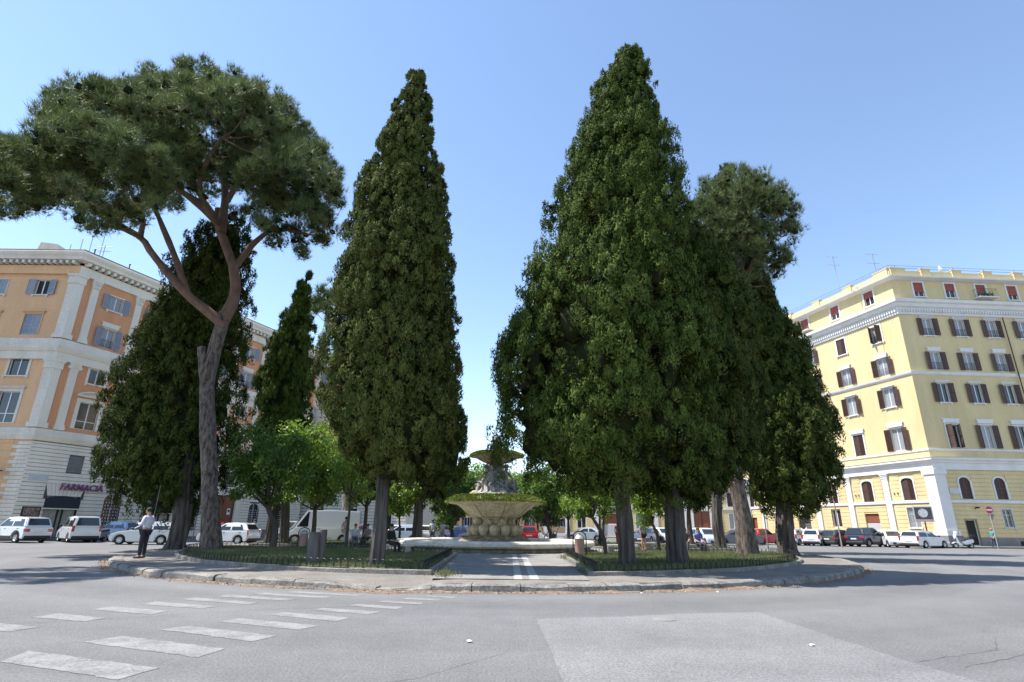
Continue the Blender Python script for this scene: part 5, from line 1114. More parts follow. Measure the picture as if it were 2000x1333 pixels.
def pine(label, base, ells, seed, trunks, tufts, nl=.32, wd=.022, group='umbrella pines', blobr=.75, under=.25):
    """crown: ellipsoids (x,y,z,rx,ry,rz,n) covered with upward needle tufts"""
    rg = np.random.default_rng(seed); t = empty('umbrella_pine', (base[0], base[1], ZI), label, 'tree', group); B = np.array([[base[0], base[1], ZI]])
    Cs = []; Rs = []
    for x, y, z, rx, ry, rz, n in ells:
        D = rg.standard_normal((n, 3)); D[:, 2] = np.where(rg.random(n) < under, D[:, 2], np.abs(D[:, 2]) + .05); D /= np.linalg.norm(D, axis=1, keepdims=True)
        f = rg.uniform(.72, 1.0, (n, 1)); Cs.append(np.array([[x, y, z]]) + D * f * np.array([[rx, ry, rz]])); Rs.append(rg.uniform(.45, .95, n) * blobr)
    C = np.concatenate(Cs); Rr = np.concatenate(Rs); n = len(C)
    Bv, Bf = blobs(C, np.column_stack([Rr * .25, Rr * .25, Rr * .2]), rg, .3)
    D = rg.standard_normal((n * tufts, 3)); D[:, 2] += .5; D /= np.linalg.norm(D, axis=1, keepdims=True)
    P = np.repeat(C, tufts, 0) + D * np.repeat(Rr, tufts)[:, None] * rg.uniform(.35, .85, (n * tufts, 1)) * np.array([[1, 1, .85]])
    A = D * .55 + np.array([[0, 0, .75]])
    V = tri_cloud(P, A, 11, nl, wd, .55, rg, .02); NTRI[0] += len(V) // 3
    o = inst('crown', npmesh('crown', V - B, tris(V), M['pine']), t); inst('shade_clumps', npmesh('shade_clumps', Bv - B, Bf, M['twig']), o)  # dark lumps hold painted shade behind the needle tufts
    tw = MB(); R2 = random.Random(seed)                            # twigs reaching into the clumps
    for c in C[:: max(1, n // 80)]:
        c = Vector(c) - Vector((*base, ZI)); e = ells[0]
        ok_ = [q for tp in trunks for q in dense(tp[0], 8)[3:] if (q - c).length < 2.4]
        if not ok_: continue
        nb = min(ok_, key=lambda q: (q - c).length + max(0, q.z - c.z) * 2)
        mid = (nb + c) / 2 + Vector((R2.uniform(-.4, .4), R2.uniform(-.4, .4), -.35)); tw.tube(dense([nb, mid, c], 5), lin(.045, .012, 5), 5, False)
    tag(tw.build('twigs', M['rbark'], o), kind='stuff')
    for i, (tp, r0, r1, nm) in enumerate(trunks): trunk(nm, t, tp, r0, r1, M['pbark'] if i == 0 or nm == 'cut_limb' else M['rbark'], 24 if i == 0 else 14, 18 if i == 0 else 9, seed + i, 9, .07, base=(i == 0))
    return t
def loc(pts, b): return [(x - b[0], y - b[1], z - ZI) for x, y, z in pts]
pb = (-13.96, 27.8)
PT = [([(-13.95, 27.8, .0), (-14.33, 27.8, 1.93), (-14.82, 27.8, 4.33), (-15.37, 27.8, 6.87), (-15.64, 27.8, 8.47), (-15.57, 27.8, 9.85), (-15.45, 27.8, 11.27), (-15.38, 27.8, 12.1)], .40, .30, 'trunk'),
 ([(-15.66, 27.7, 8.0), (-15.95, 27.65, 9.29), (-16.14, 27.6, 10.1)], .27, .22, 'cut_limb'),
 ([(-15.2, 27.75, 11.3), (-16.21, 27.4, 12.09), (-17.32, 27.3, 12.95), (-18.69, 27.2, 14.28), (-19.61, 27.0, 15.35), (-20.25, 26.9, 16.12), (-21.63, 26.7, 16.84), (-23.07, 26.5, 17.53), (-24.9, 26.3, 18.3)], .27, .08, 'limb'),
 ([(-20.25, 26.9, 16.0), (-20.32, 26.9, 17.08), (-20.82, 26.9, 18.05), (-21.6, 26.9, 19.2)], .17, .06, 'limb'),
 ([(-17.3, 27.3, 12.9), (-18.4, 27.5, 15.0), (-19.94, 27.5, 17.69), (-21.06, 27.5, 19.51), (-22.0, 27.5, 21.3)], .2, .06, 'limb'),
 ([(-15.38, 27.8, 11.7), (-14.98, 27.7, 13.26), (-15.32, 27.6, 14.78), (-16.41, 27.6, 16.98), (-16.73, 27.5, 18.3)], .3, .18, 'limb'),
 ([(-16.3, 27.5, 16.8), (-16.26, 27.2, 18.91), (-16.61, 27.0, 20.59), (-16.9, 26.9, 23.2)], .26, .08, 'limb'),
 ([(-16.4, 27.4, 17.2), (-18.14, 27.1, 18.72), (-20.14, 27.0, 20.03), (-21.42, 26.8, 21.22), (-23.2, 26.6, 23.4)], .2, .06, 'limb'),
 ([(-16.6, 27.7, 17.5), (-17.86, 28.0, 19.03), (-18.87, 28.2, 20.4), (-19.8, 28.4, 23.0)], .2, .06, 'limb'),
 ([(-15.3, 27.7, 14.7), (-14.6, 28.0, 16.4), (-13.5, 28.0, 17.3), (-11.6, 28.0, 17.0)], .2, .06, 'limb'),
 ([(-16.4, 27.4, 17.2), (-16.2, 25.4, 17.3), (-15.4, 23.4, 17.6), (-13.8, 21.8, 18.6)], .2, .06, 'limb'), ([(-16.2, 25.4, 17.3), (-17.0, 23.4, 17.2), (-17.6, 21.4, 17.6)], .13, .05, 'limb'), ([(-20.2, 26.9, 16.1), (-19.8, 24.0, 15.4), (-18.8, 20.6, 14.9)], .15, .05, 'limb'),
 ([(-16.1, 27.2, 18.6), (-15.27, 26.6, 19.82), (-14.4, 26.2, 21.8)], .17, .06, 'limb')]
pine('tall umbrella pine with forked trunk and broad crown on the left', pb,
 [(-23.0, 26.8, 21.4, 3.7, 3.8, 3.4, 170), (-19.5, 27.2, 22.7, 4.2, 4.2, 3.3, 190), (-15.8, 27.2, 22.3, 4.0, 4.0, 3.5, 190), (-13.2, 27.0, 19.6, 3.3, 3.6, 3.3, 130), (-25.6, 25.8, 18.4, 2.9, 3.0, 2.1, 100), (-22.6, 25.8, 18.6, 3.4, 3.0, 2.3, 110), (-11.9, 27.2, 16.9, 2.0, 2.2, 1.5, 70), (-27.6, 25.8, 17.9, 1.6, 1.8, 1.2, 40),
  (-17.6, 21.5, 17.3, 3.2, 3.4, 2.7, 120), (-13.6, 21.8, 17.9, 3.4, 3.4, 3.0, 130), (-10.4, 22.6, 16.0, 2.2, 2.6, 2.0, 80), (-18.8, 20.4, 14.5, 2.4, 2.8, 1.4, 70), (-15.6, 24.0, 20.6, 4.0, 3.6, 3.0, 110), (-16.0, 18.6, 14.2, 2.4, 2.4, 1.9, 70), (-20.5, 18.0, 13.6, 2.3, 2.4, 1.4, 60), (-19.3, 16.0, 12.6, 1.9, 1.8, 1.2, 40)],
 31, [(loc(p, pb), a, b_, n_) for p, a, b_, n_ in PT], 34)
qb = (11.5, 28.6)
PT = [([(11.51, 28.6, .0), (11.41, 28.5, 2.23), (11.26, 28.5, 3.94), (11.18, 28.5, 5.73), (11.35, 28.5, 8.41), (11.84, 28.5, 11.56), (12.58, 28.5, 14.3), (13.1, 28.5, 16.5)], .40, .22, 'trunk'), ([(12.4, 28.5, 13.8), (13.6, 28.3, 15.6), (14.8, 28, 17.6)], .16, .06, 'limb'), ([(12.6, 28.5, 14.4), (12.2, 28.8, 16.4), (11.8, 29, 18.6)], .16, .06, 'limb'), ([(13.0, 28.5, 16.2), (13.6, 28.6, 18.2), (13.9, 28.6, 20)], .16, .06, 'limb')]
pine('leaning umbrella pine rising behind the broad right-hand cypress', qb, [(13.0, 28.5, 18.2, 2.9, 3.0, 3.4, 170), (14.1, 28.2, 17.5, 2.1, 2.5, 2.8, 110), (11.8, 28.8, 17.0, 2.4, 2.4, 3.2, 70), (13.4, 28.3, 15.2, 2.0, 2.2, 1.5, 60)], 33, [(loc(p, qb), a, b_, n_) for p, a, b_, n_ in PT], 26, under=.4)
rb = (-12.6, 45.0)
pine('distant umbrella pine half hidden behind the pointed cypress', rb, [(-14.5, 45, 18.2, 3.3, 3.0, 3.4, 120), (-12.0, 45, 18.5, 3.4, 3.0, 3.4, 90)], 35, [(loc([(-12.6, 45, 0), (-12.7, 45, 6), (-13.1, 45, 12), (-13.4, 45, 17)], rb), .45, .2, 'trunk'), (loc([(-13.1, 45, 12.5), (-14.2, 45, 15), (-15.0, 45, 18)], rb), .18, .06, 'limb')], 14, .5, .05)

def broadleaf(label, base, c, r, m, seed, n=2600, L=.2, lean=None, tr=.12, name='broadleaf_tree', gap=.25, group='small leafy trees on the island'):
    rg = np.random.default_rng(seed); t = empty(name, (base[0], base[1], ZI), label, 'tree', group); R2 = random.Random(seed)
    nc = 56; D = rg.standard_normal((nc, 3)); D /= np.linalg.norm(D, axis=1, keepdims=True); cc = np.array([c]) + D * rg.uniform(.15, 1.3, (nc, 1)) ** .7 * np.array([[r[0], r[0] * .95, r[1]]]) * .85
    cr = rg.uniform(.16, .4, nc) * (r[0] + r[1]) / 2; per = n // nc
    Dq = rg.standard_normal((nc * per, 3)); Dq /= np.linalg.norm(Dq, axis=1, keepdims=True); P = np.repeat(cc, per, 0) + Dq * np.repeat(cr, per)[:, None] * rg.uniform(.3, 1.0, (nc * per, 1)) * np.array([[1, 1, .7]])
    A = Dq * .6 + np.array([[0, 0, -.55]]) + rg.standard_normal(Dq.shape) * .5
    V = leaf_cloud(P, A, 2, L, L * .5, .6, rg, L * .4); V -= np.array([[base[0], base[1], ZI]])
    o = inst('crown', npmesh('crown', V, quads(V), m), t)
    top = (c[0] - base[0], c[1] - base[1], c[2] - ZI); lo_ = c[2] - r[1]
    tp = [(0, 0, -.08), (.15 * (lean or 0), 0, lo_ * .5), ((lean or 0) * .5 + top[0] * .6, top[1] * .5, lo_ + .1), (top[0] * .9, top[1], top[2])]
    trunk('trunk', t, tp, tr, tr * .35, M['dbark'], 14, 9, seed, 5)
    br = MB(); st = dense(tp, 10)[6]
    for q in cc[::4]:
        q = Vector(q) - Vector((base[0], base[1], ZI)); br.tube(dense([st, (st + q) / 2 + Vector((0, 0, -.1)), q], 5), lin(tr * .4, .012, 5), 5, False)
    tag(br.build('branches', M['dbark'], o), kind='stuff'); return t
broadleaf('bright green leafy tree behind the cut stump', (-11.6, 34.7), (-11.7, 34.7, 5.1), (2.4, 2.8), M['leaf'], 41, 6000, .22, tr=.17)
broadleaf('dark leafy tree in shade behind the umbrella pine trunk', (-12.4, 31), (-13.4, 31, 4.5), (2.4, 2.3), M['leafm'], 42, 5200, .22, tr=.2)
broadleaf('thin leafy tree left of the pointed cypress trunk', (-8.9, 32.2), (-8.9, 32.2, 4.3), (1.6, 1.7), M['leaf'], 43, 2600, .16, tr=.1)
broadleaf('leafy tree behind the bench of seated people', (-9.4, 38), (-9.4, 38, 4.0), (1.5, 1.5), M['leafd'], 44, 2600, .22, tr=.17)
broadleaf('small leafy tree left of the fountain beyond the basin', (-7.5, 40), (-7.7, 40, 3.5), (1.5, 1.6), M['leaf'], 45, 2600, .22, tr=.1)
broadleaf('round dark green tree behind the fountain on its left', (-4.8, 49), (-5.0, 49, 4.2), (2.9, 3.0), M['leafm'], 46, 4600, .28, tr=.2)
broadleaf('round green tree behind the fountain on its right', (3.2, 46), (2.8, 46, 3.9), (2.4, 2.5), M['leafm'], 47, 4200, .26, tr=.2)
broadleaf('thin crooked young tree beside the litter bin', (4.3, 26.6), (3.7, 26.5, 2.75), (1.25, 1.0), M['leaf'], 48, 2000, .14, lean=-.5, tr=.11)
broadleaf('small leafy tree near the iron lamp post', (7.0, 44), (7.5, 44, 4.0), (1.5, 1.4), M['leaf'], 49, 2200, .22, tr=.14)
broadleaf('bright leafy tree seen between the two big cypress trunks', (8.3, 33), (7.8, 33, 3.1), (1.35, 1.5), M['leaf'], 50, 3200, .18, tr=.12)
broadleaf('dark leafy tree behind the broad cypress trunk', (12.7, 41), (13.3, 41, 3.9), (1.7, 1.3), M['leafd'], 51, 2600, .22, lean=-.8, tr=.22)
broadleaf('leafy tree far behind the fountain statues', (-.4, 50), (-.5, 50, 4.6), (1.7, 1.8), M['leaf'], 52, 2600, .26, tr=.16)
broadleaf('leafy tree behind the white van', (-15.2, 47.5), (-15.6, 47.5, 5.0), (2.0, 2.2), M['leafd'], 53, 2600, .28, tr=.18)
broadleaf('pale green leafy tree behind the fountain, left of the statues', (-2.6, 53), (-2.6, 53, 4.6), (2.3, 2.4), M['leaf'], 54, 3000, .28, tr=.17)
broadleaf('pale green leafy tree behind the parked scooters', (5.2, 52), (5.2, 52, 4.4), (2.2, 2.4), M['leaf'], 55, 3000, .28, tr=.17)
for i, (x, y, lab) in enumerate(((-9, 92, 'street tree far left down the street'), (-2.5, 98, 'street tree far down the middle of the street'), (4.5, 95, 'street tree far right down the street'), (-5.5, 112, 'furthest street tree at the end of the street'), (1, 72, 'street tree beyond the parked red car'))):
    broadleaf(lab, (x, y), (x, y, 5.0), (3.0, 3.0), M['leafd'], 60 + i, 3000, .4, tr=.25, group='street trees in the distance')
# stump of a felled double tree
stp = empty('tree_stump', (-6.15, 18.85, ZI), 'tall grey weathered stump of a felled tree in the left front bed', 'stump')
trunk('stump_stem', stp, [(-.08, 0, -.1), (-.08, 0, .5), (-.1, 0, 1.02)], .19, .165, M['oldwood'], 10, 16, 4, 6); trunk('stump_stem', stp, [(.13, .12, -.1), (.14, .12, .5), (.13, .1, 1.1)], .13, .115, M['oldwood'], 10, 14, 8, 5)


# ------------------------------------------------------------------ vehicles
WH = {}
def wheel_meshes(r):
    if r in WH: return WH[r]
    t = MB().lathe([(r * .62, -.09), (r * .9, -.1), (r, -.075), (r, .075), (r * .9, .1), (r * .62, .09)], 22, axis='y')
    rm = MB().lathe([(0.0, .06), (r * .14, .065), (r * .16, .04), (r * .5, .03), (r * .6, .085), (r * .66, .088), (r * .66, -.08), (0, -.08)], 20, axis='y')
    for i in range(7):
        a = 2 * math.pi * i / 7; c, s = math.cos(a), math.sin(a); q = [(.03, .0), (-.03, 0)]
        rm.add([(c * r * .1 - s * .035, .075, s * r * .1 + c * .035), (c * r * .1 + s * .035, .075, s * r * .1 - c * .035), (c * r * .6 + s * .022, .088, s * r * .6 - c * .022), (c * r * .6 - s * .022, .088, s * r * .6 + c * .022)], [(0, 1, 2, 3)])
    dk = MB().lathe([(0, .025), (r * .5, .025)], 16, axis='y')
    WH[r] = (t.mesh('tyre', M['tyre'], smooth=40), rm.mesh('rim', M['rim'], smooth=40)); return WH[r]
KIND = dict(  # L, W, H, belt, bottom, rear-base, rear-top, front-top, front-base (fractions of half length), hood z, nose z, wheel r, wheel x
 hatch=(3.95, 1.70, 1.48, .92, .2, -.97, -.80, -.02, .42, .90, .70, .31, (-.63, .66)), small=(3.5, 1.62, 1.50, .92, .2, -.97, -.84, .08, .52, .90, .70, .29, (-.66, .68)),
 sedan=(4.5, 1.78, 1.44, .93, .2, -.72, -.42, .04, .42, .90, .68, .32, (-.58, .62)), wagon=(4.4, 1.74, 1.47, .92, .2, -.97, -.86, .0, .38, .88, .68, .31, (-.58, .62)),
 suv=(4.25, 1.82, 1.70, 1.05, .26, -.97, -.85, .1, .42, 1.02, .82, .35, (-.62, .64)), mpv=(4.4, 1.80, 1.80, 1.05, .24, -.99, -.93, .16, .55, 1.0, .78, .32, (-.62, .66)), van=(5.5, 2.0, 2.45, 1.2, .28, -.995, -.985, .42, .70, 1.12, .85, .35, (-.58, .66)))
CB = {}
def car_parts(kind):
    if kind in CB: return CB[kind]
    L, W, H, zb, z0, rb_, rt_, ft, fb_, zh, zn, wr, wx = KIND[kind]; h = L / 2; X = lambda f: f * h; wxs = [X(q) for q in wx]; hw = W / 2; ar = wr + .06
    def arch(xc): return [(xc + ar * math.cos(a), wr - .02 + ar * math.sin(a)) for a in [math.pi * (1 - i / 8) for i in range(9)] if wr - .02 + ar * math.sin(a) > z0 - .001]
    pr = [(X(-.985), z0 + .06), (wxs[0] - ar, z0)] + arch(wxs[0]) + [(wxs[0] + ar, z0), (wxs[1] - ar, z0)] + arch(wxs[1]) + [(wxs[1] + ar, z0), (X(.97), z0 + .03), (X(1.0), z0 + .2), (X(.99), zn - .1), (X(.94), zn), (X(.75), zn + (zh - zn) * .62), (X(fb_) + .06, zh), (X(fb_), zb), (X(rb_), zb), (X(-.995), zb - .12), (X(-1.0), z0 + .35)]
    body = MB().prism(pr, -hw, hw); me = body.mesh('body', None, bevel=.055, seg=2)
    w1 = hw - .05; w2 = hw - .21; tz = H - .05
    cb = MB(); c = [(X(rb_), w1, zb - .01), (X(fb_), w1, zb - .01), (X(ft), w2, tz), (X((ft + rt_) / 2), w2 - .0, H), (X(rt_), w2, tz - .02)]
    cb.v = [(x, -y, z) for x, y, z in c] + [(x, y, z) for x, y, z in c]; n = 5; cb.f = [(0, 1, 2, 3, 4), (9, 8, 7, 6, 5)] + [(i, i + 5, (i + 1) % 5 + 5, (i + 1) % 5) for i in range(5)]
    cm = cb.mesh('cab', None, bevel=.06, seg=2)
    bm = bmesh.new(); bm.from_mesh(me); bm.from_mesh(cm); bm.to_mesh(me); bm.free(); bpy.data.meshes.remove(cm)
    me.polygons.foreach_set('use_smooth', [True] * len(me.polygons)); me.set_sharp_from_angle(angle=R(32))
    hwid = lambda z: w1 + (w2 - w1) * (z - zb) / (tz - zb)
    fx = lambda z: X(fb_) + (X(ft) - X(fb_)) * (z - zb) / (tz - zb); rx = lambda z: X(rb_) + (X(rt_) - X(rb_)) * (z - zb) / (tz - zb)
    za, zt = zb + .05, tz - .1; gl = []
    xm = (fx(zb) + rx(zb)) / 2 - .05 if kind != 'van' else X(.34)
    segs = [(lambda z: fx(z) - .16, lambda z: xm + .05), (lambda z: xm - .05, lambda z: rx(z) + (.3 if kind in ('hatch', 'small') else .22))]
    if kind == 'sedan': segs[1] = (lambda z: xm - .05, lambda z: rx(z) + .35)
    if kind == 'van': segs = segs[:1]
    for fa, fb2 in segs:
        for sd in (-1, 1):
            q = MB(); q.add([(x(z), sd * (hwid(z) + .006), z) for x, z in ((fa, za), (fb2, za), (fb2, zt), (fa, zt))], [(0, 1, 2, 3)]); gl.append(('side_window', q.mesh('side_window', M['carglass'])))
    for nm, f, s_ in (('windscreen', fx, 1), ('rear_window', rx, -1)):
        if nm == 'rear_window' and kind == 'van': continue
        za2 = zb + (.06 if s_ > 0 else .1); q = MB(); q.add([(f(z) + s_ * .012, y * (hwid(z) - .13), z) for z, y in ((za2, -1), (za2, 1), (tz - .07, 1), (tz - .07, -1))], [(0, 1, 2, 3)]); gl.append((nm, q.mesh(nm, M['carglass'])))
    ex = []
    for sd in (-1, 1):
        q = MB(); zq = zn - .13; q.prism([(X(.99) + .012, zq - .02), (X(.93), zq + .14), (X(.8), zq + .18), (X(.82), zq + .06), (X(.95), zq - .05)], sd * (hw - .06), sd * (hw - .42)); ex.append(('headlight', q.mesh('headlight', M['head'], bevel=.015, seg=1)))
        q = MB()
        if kind in ('suv', 'sedan'): q.box(X(-1.0) - .015, X(-.93), sd * (hw - .0) - .36 * (sd > 0), sd * hw + .36 * (sd < 0), zb - .32, zb - .13)
        else: q.box(X(-1.0) - .012, X(-.955), min(sd * (hw - .01), sd * (hw - .17)), max(sd * (hw - .01), sd * (hw - .17)), zb - .3, zb + .1)
        ex.append(('tail_light', q.mesh('tail_light', M['tail'], bevel=.02, seg=1)))
        q = MB(); q.box(X(fb_) - .35, X(fb_) - .2, min(sd * hw, sd * (hw + .17)), max(sd * hw, sd * (hw + .17)), zb + .02, zb + .16); ex.append(('mirror', q.mesh('mirror', M['trim'], bevel=.03, seg=1)))
        for fa in ((fx(zb) - .95), (xm - .75)):
            if kind == 'van' and fa < 0: continue
            q = MB(); q.box(fa - .09, fa + .09, sd * hw - .01, sd * hw + .012, zb - .12, zb - .09); ex.append(('door_handle', q.mesh('door_handle', M['trim'])))
    q = MB(); q.box(X(-1.0) - .03, X(-.94), -hw + .08, hw - .08, z0 + .02, z0 + .22); ex.append(('rear_bumper', q.mesh('rear_bumper', M['trim'], bevel=.03, seg=1)))
    q = MB(); q.box(X(.96), X(1.0) + .02, -hw + .3, hw - .3, z0 + .06, z0 + .26); ex.append(('front_grille', q.mesh('front_grille', M['trim'], bevel=.02, seg=1)))
    q = MB(); q.box(X(-1.0) - .022, X(-1.0) - .004, -.26, .26, z0 + .38, z0 + .49); ex.append(('number_plate', q.mesh('number_plate', M['lplate'])))
    q = MB(); q.box(X(1.0) + .02, X(1.0) + .032, -.26, .26, z0 + .16, z0 + .27); ex.append(('number_plate', q.mesh('number_plate', M['lplate'])))
    q = MB(); q.box(X(-.9), X(.9), -hw + .14, hw - .14, z0 - .06, z0 + .1); ex.append(('underbody', q.mesh('underbody', M['trim'])))
    CB[kind] = (me, gl + ex, wxs, hw, wr); return CB[kind]
def car(kind, label, xy, az, rgb, group, cladding=False):
    """az: heading in degrees from +Y towards +X"""
    me, parts, wxs, hw, wr = car_parts(kind); t = empty('parked_car' if kind != 'van' else 'parked_van', (xy[0], xy[1], 0), label, 'van' if kind == 'van' else 'car', group, R(90 - az))
    m2 = me.copy(); m2.materials.clear(); m2.materials.append(paint(rgb)); inst('body', m2, t)
    for nm, pm_ in parts: inst(nm, pm_, t)
    ty, rm = wheel_meshes(wr)
    for x in wxs:
        for sd in (-1, 1): o = inst('wheel', ty, t, (x, sd * (hw - .11), wr)); o.rotation_euler = (0, 0, 0 if sd > 0 else math.pi); inst('rim', rm, o)
    if cladding:
        q = MB(); L, W, z0 = KIND[kind][0], KIND[kind][1], KIND[kind][4]
        for sd in (-1, 1): q.box(wxs[0] + wr + .1, wxs[1] - wr - .1, min(sd * W / 2, sd * (W / 2 + .02)), max(sd * W / 2, sd * (W / 2 + .02)), z0 - .02, z0 + .2)
        q.build('side_cladding', M['trim'], t)
        for x in wxs:
            for sd in (-1, 1): q = MB(); n = 10; q.v = [(x + (wr + d) * math.cos(math.pi * i / n), sd * (W / 2 + e), wr + (wr + d) * math.sin(math.pi * i / n)) for d, e in ((.05, .012), (.13, .012)) for i in range(n + 1)]; q.f = [(i, i + 1, n + 2 + i, n + 1 + i) for i in range(n)]; q.build('wheel_arch_trim', M['trim'], t)
    return t
wh = (.70, .71, .72); gl_, gr_ = 'cars parked along the left side of the square', 'cars parked along the right side of the square'
car('suv', 'white SUV with black lower trim parked at the far left', (-34.2, 41.0), -70, wh, gl_, True)
car('mpv', 'white boxy van-like car with upright tailgate beside the white SUV', (-31.7, 43.3), -48, wh, gl_)
car('hatch', 'light blue hatchback parked behind the motor scooter on the left', (-32.2, 48.0), -78, (.30, .42, .60), gl_)
car('hatch', 'silver-white hatchback facing left behind the man in the white shirt', (-24.6, 40.0), -98, (.62, .63, .64), gl_)
car('hatch', 'red hatchback seen between the cypress and pine trunks', (-24.3, 48.5), -20, (.36, .02, .025), gl_)
car('hatch', 'white hatchback emerging from behind the pine trunk', (-20.3, 42.6), -82, wh, gl_)
car('van', 'white panel van parked behind the cut stump', (-14.2, 44.6), -102, wh, gl_)
car('suv', 'grey off-roader half hidden behind the white panel van', (-19.2, 52.0), -150, (.20, .23, .25), gl_)
car('hatch', 'silver car seen from behind next to the white panel van', (-12.4, 49.5), 5, (.5, .53, .57), gl_)
car('hatch', 'pale blue car behind the seated person in black', (-10.2, 56.0), 10, (.42, .52, .60), gl_)
car('small', 'light blue small car left of the fountain basin', (-9.6, 52.6), -84, (.46, .56, .70), gl_)
car('hatch', 'white hatchback seen from behind left of the fountain', (-7.6, 54.6), 4, wh, gl_)
car('sedan', 'dark blue saloon left of the fountain pedestal', (-5.0, 58.5), -75, (.03, .07, .24), gl_)
car('hatch', 'dark grey hatchback partly hidden by the fountain base', (-3.2, 60.5), -80, (.035, .04, .05), gl_)
car('small', 'white small car just left of the fountain pedestal', (-2.7, 50.6), -90, wh, gl_)
car('small', 'bright red small car right of the fountain pedestal', (1.95, 56.0), 5, (.48, .012, .02), gr_)
car('sedan', 'silver saloon facing left behind the litter bin', (8.1, 63.5), -84, (.55, .57, .60), gr_)
car('sedan', 'dark blue car between the two big cypress trunks', (13.6, 58.5), -150, (.05, .07, .14), gr_)
car('small', 'white car just left of the broad cypress trunk', (15.8, 61.0), 160, (.55, .57, .6), gr_)
car('sedan', 'dark grey saloon behind the leaning pine trunk', (20.9, 54.5), -88, (.10, .11, .13), gr_)
car('small', 'pale small car facing the camera left of the leaning pine', (17.5, 52.5), 170, (.50, .55, .62), gr_)
car('small', 'red hatchback between the leaning pine and the right cypress', (24.9, 58.0), 58, (.50, .02, .03), gr_)
car('small', 'silver hatchback immediately right of the right cypress trunk', (27.8, 57.2), 48, (.45, .50, .54), gr_)
car('small', 'small white car with red lamps between silver and black hatchbacks', (29.3, 56.2), 44, wh, gr_)
car('hatch', 'black-green hatchback in the middle of the right-hand row', (31.2, 55.4), 66, (.045, .055, .05), gr_)
car('suv', 'dark navy crossover with silver bumper in the right-hand row', (33.2, 54.6), 62, (.02, .028, .055), gr_, True)
car('small', 'white car facing the road beside the silver estate', (35.0, 53.9), -165, wh, gr_)
car('wagon', 'silver-white estate car at the end of the right-hand row', (36.9, 52.4), 66, (.60, .60, .62), gr_)
def scooter(label, xy, az, rgb, box=True, screen=True):
    t = empty('motor_scooter', (xy[0], xy[1], 0), label, 'scooter', 'parked motor scooters', R(90 - az)); p = paint(rgb); ty, rm = wheel_meshes(.25)
    for x in (-.65, .68): o = inst('wheel', ty, t, (x, 0, .25)); inst('rim', rm, o)
    b = MB().prism([(.15, .2), (.42, .24), (.5, .55), (.62, .95), (.5, 1.0), (.34, .5), (.1, .34)], -.2, .2); b.build('leg_shield', p, t, bevel=.05)
    b = MB().prism([(-.95, .62), (-.9, .5), (-.3, .32), (.0, .34), (-.05, .55), (-.3, .72), (-.9, .78)], -.17, .17); b.build('rear_body', p, t, bevel=.05)
    b = MB().prism([(.4, .46), (.68, .56), (.95, .42), (.9, .36), (.68, .47), (.45, .36)], -.1, .1); b.build('front_mudguard', p, t, bevel=.03)
    b = MB().prism([(-.95, .76), (-.3, .7), (.02, .64), (.0, .74), (-.35, .82), (-.95, .9)], -.15, .15); b.build('seat', M['seat'], t, bevel=.04)
    b = MB(); b.tube([(.68, 0, .25), (.56, 0, .9), (.48, 0, 1.05)], .035, 6); b.tube([(.42, -.33, 1.05), (.48, 0, 1.04), (.42, .33, 1.05)], .02, 6); b.box(-.6, .2, -.1, .1, .2, .34); b.tube([(-.2, .05, .25), (-.65, .05, .25)], .07, 8); b.tube([(-.1, .12, .28), (-.3, .3, .0)], .015, 5); b.build('frame', M['trim'], t)
    for sd in (-1, 1): b = MB(); b.tube([(.44, sd * .25, 1.05), (.42, sd * .32, 1.2)], .01, 4); ballmb(b, (.42, sd * .33, 1.24), .07, (.3, 1, .7)); b.build('mirror', M['trim'], t)
    b = MB(); ballmb(b, (.62, 0, .86), .1, (.6, 1.1, .8)); b.build('headlight', M['head'], t, smooth=60)
    if box: b = MB(); b.box(-1.15, -.78, -.2, .2, .92, 1.2); b.build('top_box', M['trim'], t, bevel=.07)
    if screen: b = MB(); b.prism([(.6, .98), (.45, 1.45), (.43, 1.44), (.57, .97)], -.2, .2); b.build('windscreen', M['plate'], t, bevel=.005, seg=1)
    return t
scooter('white scooter with black top box in front of the yellow corner pilaster', (40.2, 52.3), -88, (.62, .63, .65))
scooter('dark scooter between the white boxy car and the light blue hatchback', (-30.5, 43.6), 190, (.25, .25, .27), False)
scooter('black and white scooter right of the fountain pedestal', (.75, 51.5), 170, (.5, .5, .5), False)
scooter('grey scooter parked right of the red car', (3.3, 55.0), 175, (.45, .46, .48), False); scooter('black scooter next to the grey one, right of the red car', (4.1, 55.6), 165, (.04, .04, .045), False, False)

# ------------------------------------------------------------------ street furniture
def bench(label, xy, rz, L=1.9, back=False):
    t = empty('stone_bench', (xy[0], xy[1], ZI), label, 'bench', 'stone benches on the island', rz)
    b = MB(); b.box(-L / 2, L / 2, -.24, .24, .36, .46); b.build('seat', M['fwhite'], t, bevel=.02)
    for x in (-L * .33, L * .33): b = MB(); b.box(x - .13, x + .13, -.18, .18, 0, .36); b.build('leg', M['strip'], t, bevel=.015)
bench('stone bench in the sun behind the tall cypress trunk', (7.95, 35.1), .1, 1.4)
bench('stone bench with two seated people left of the pointed cypress', (-9.0, 35.7), .05, 2.2)
bench('pale stone bench beside the fountain basin, person in black on it', (-5.2, 26.5), .25, 1.9)
bench('stone bench half hidden behind the tallest cypress trunk', (5.6, 29.6), -.1, 1.6)
bench('stone bench right of the broad cypress trunk', (9.6, 31.2), .0, 2.0)
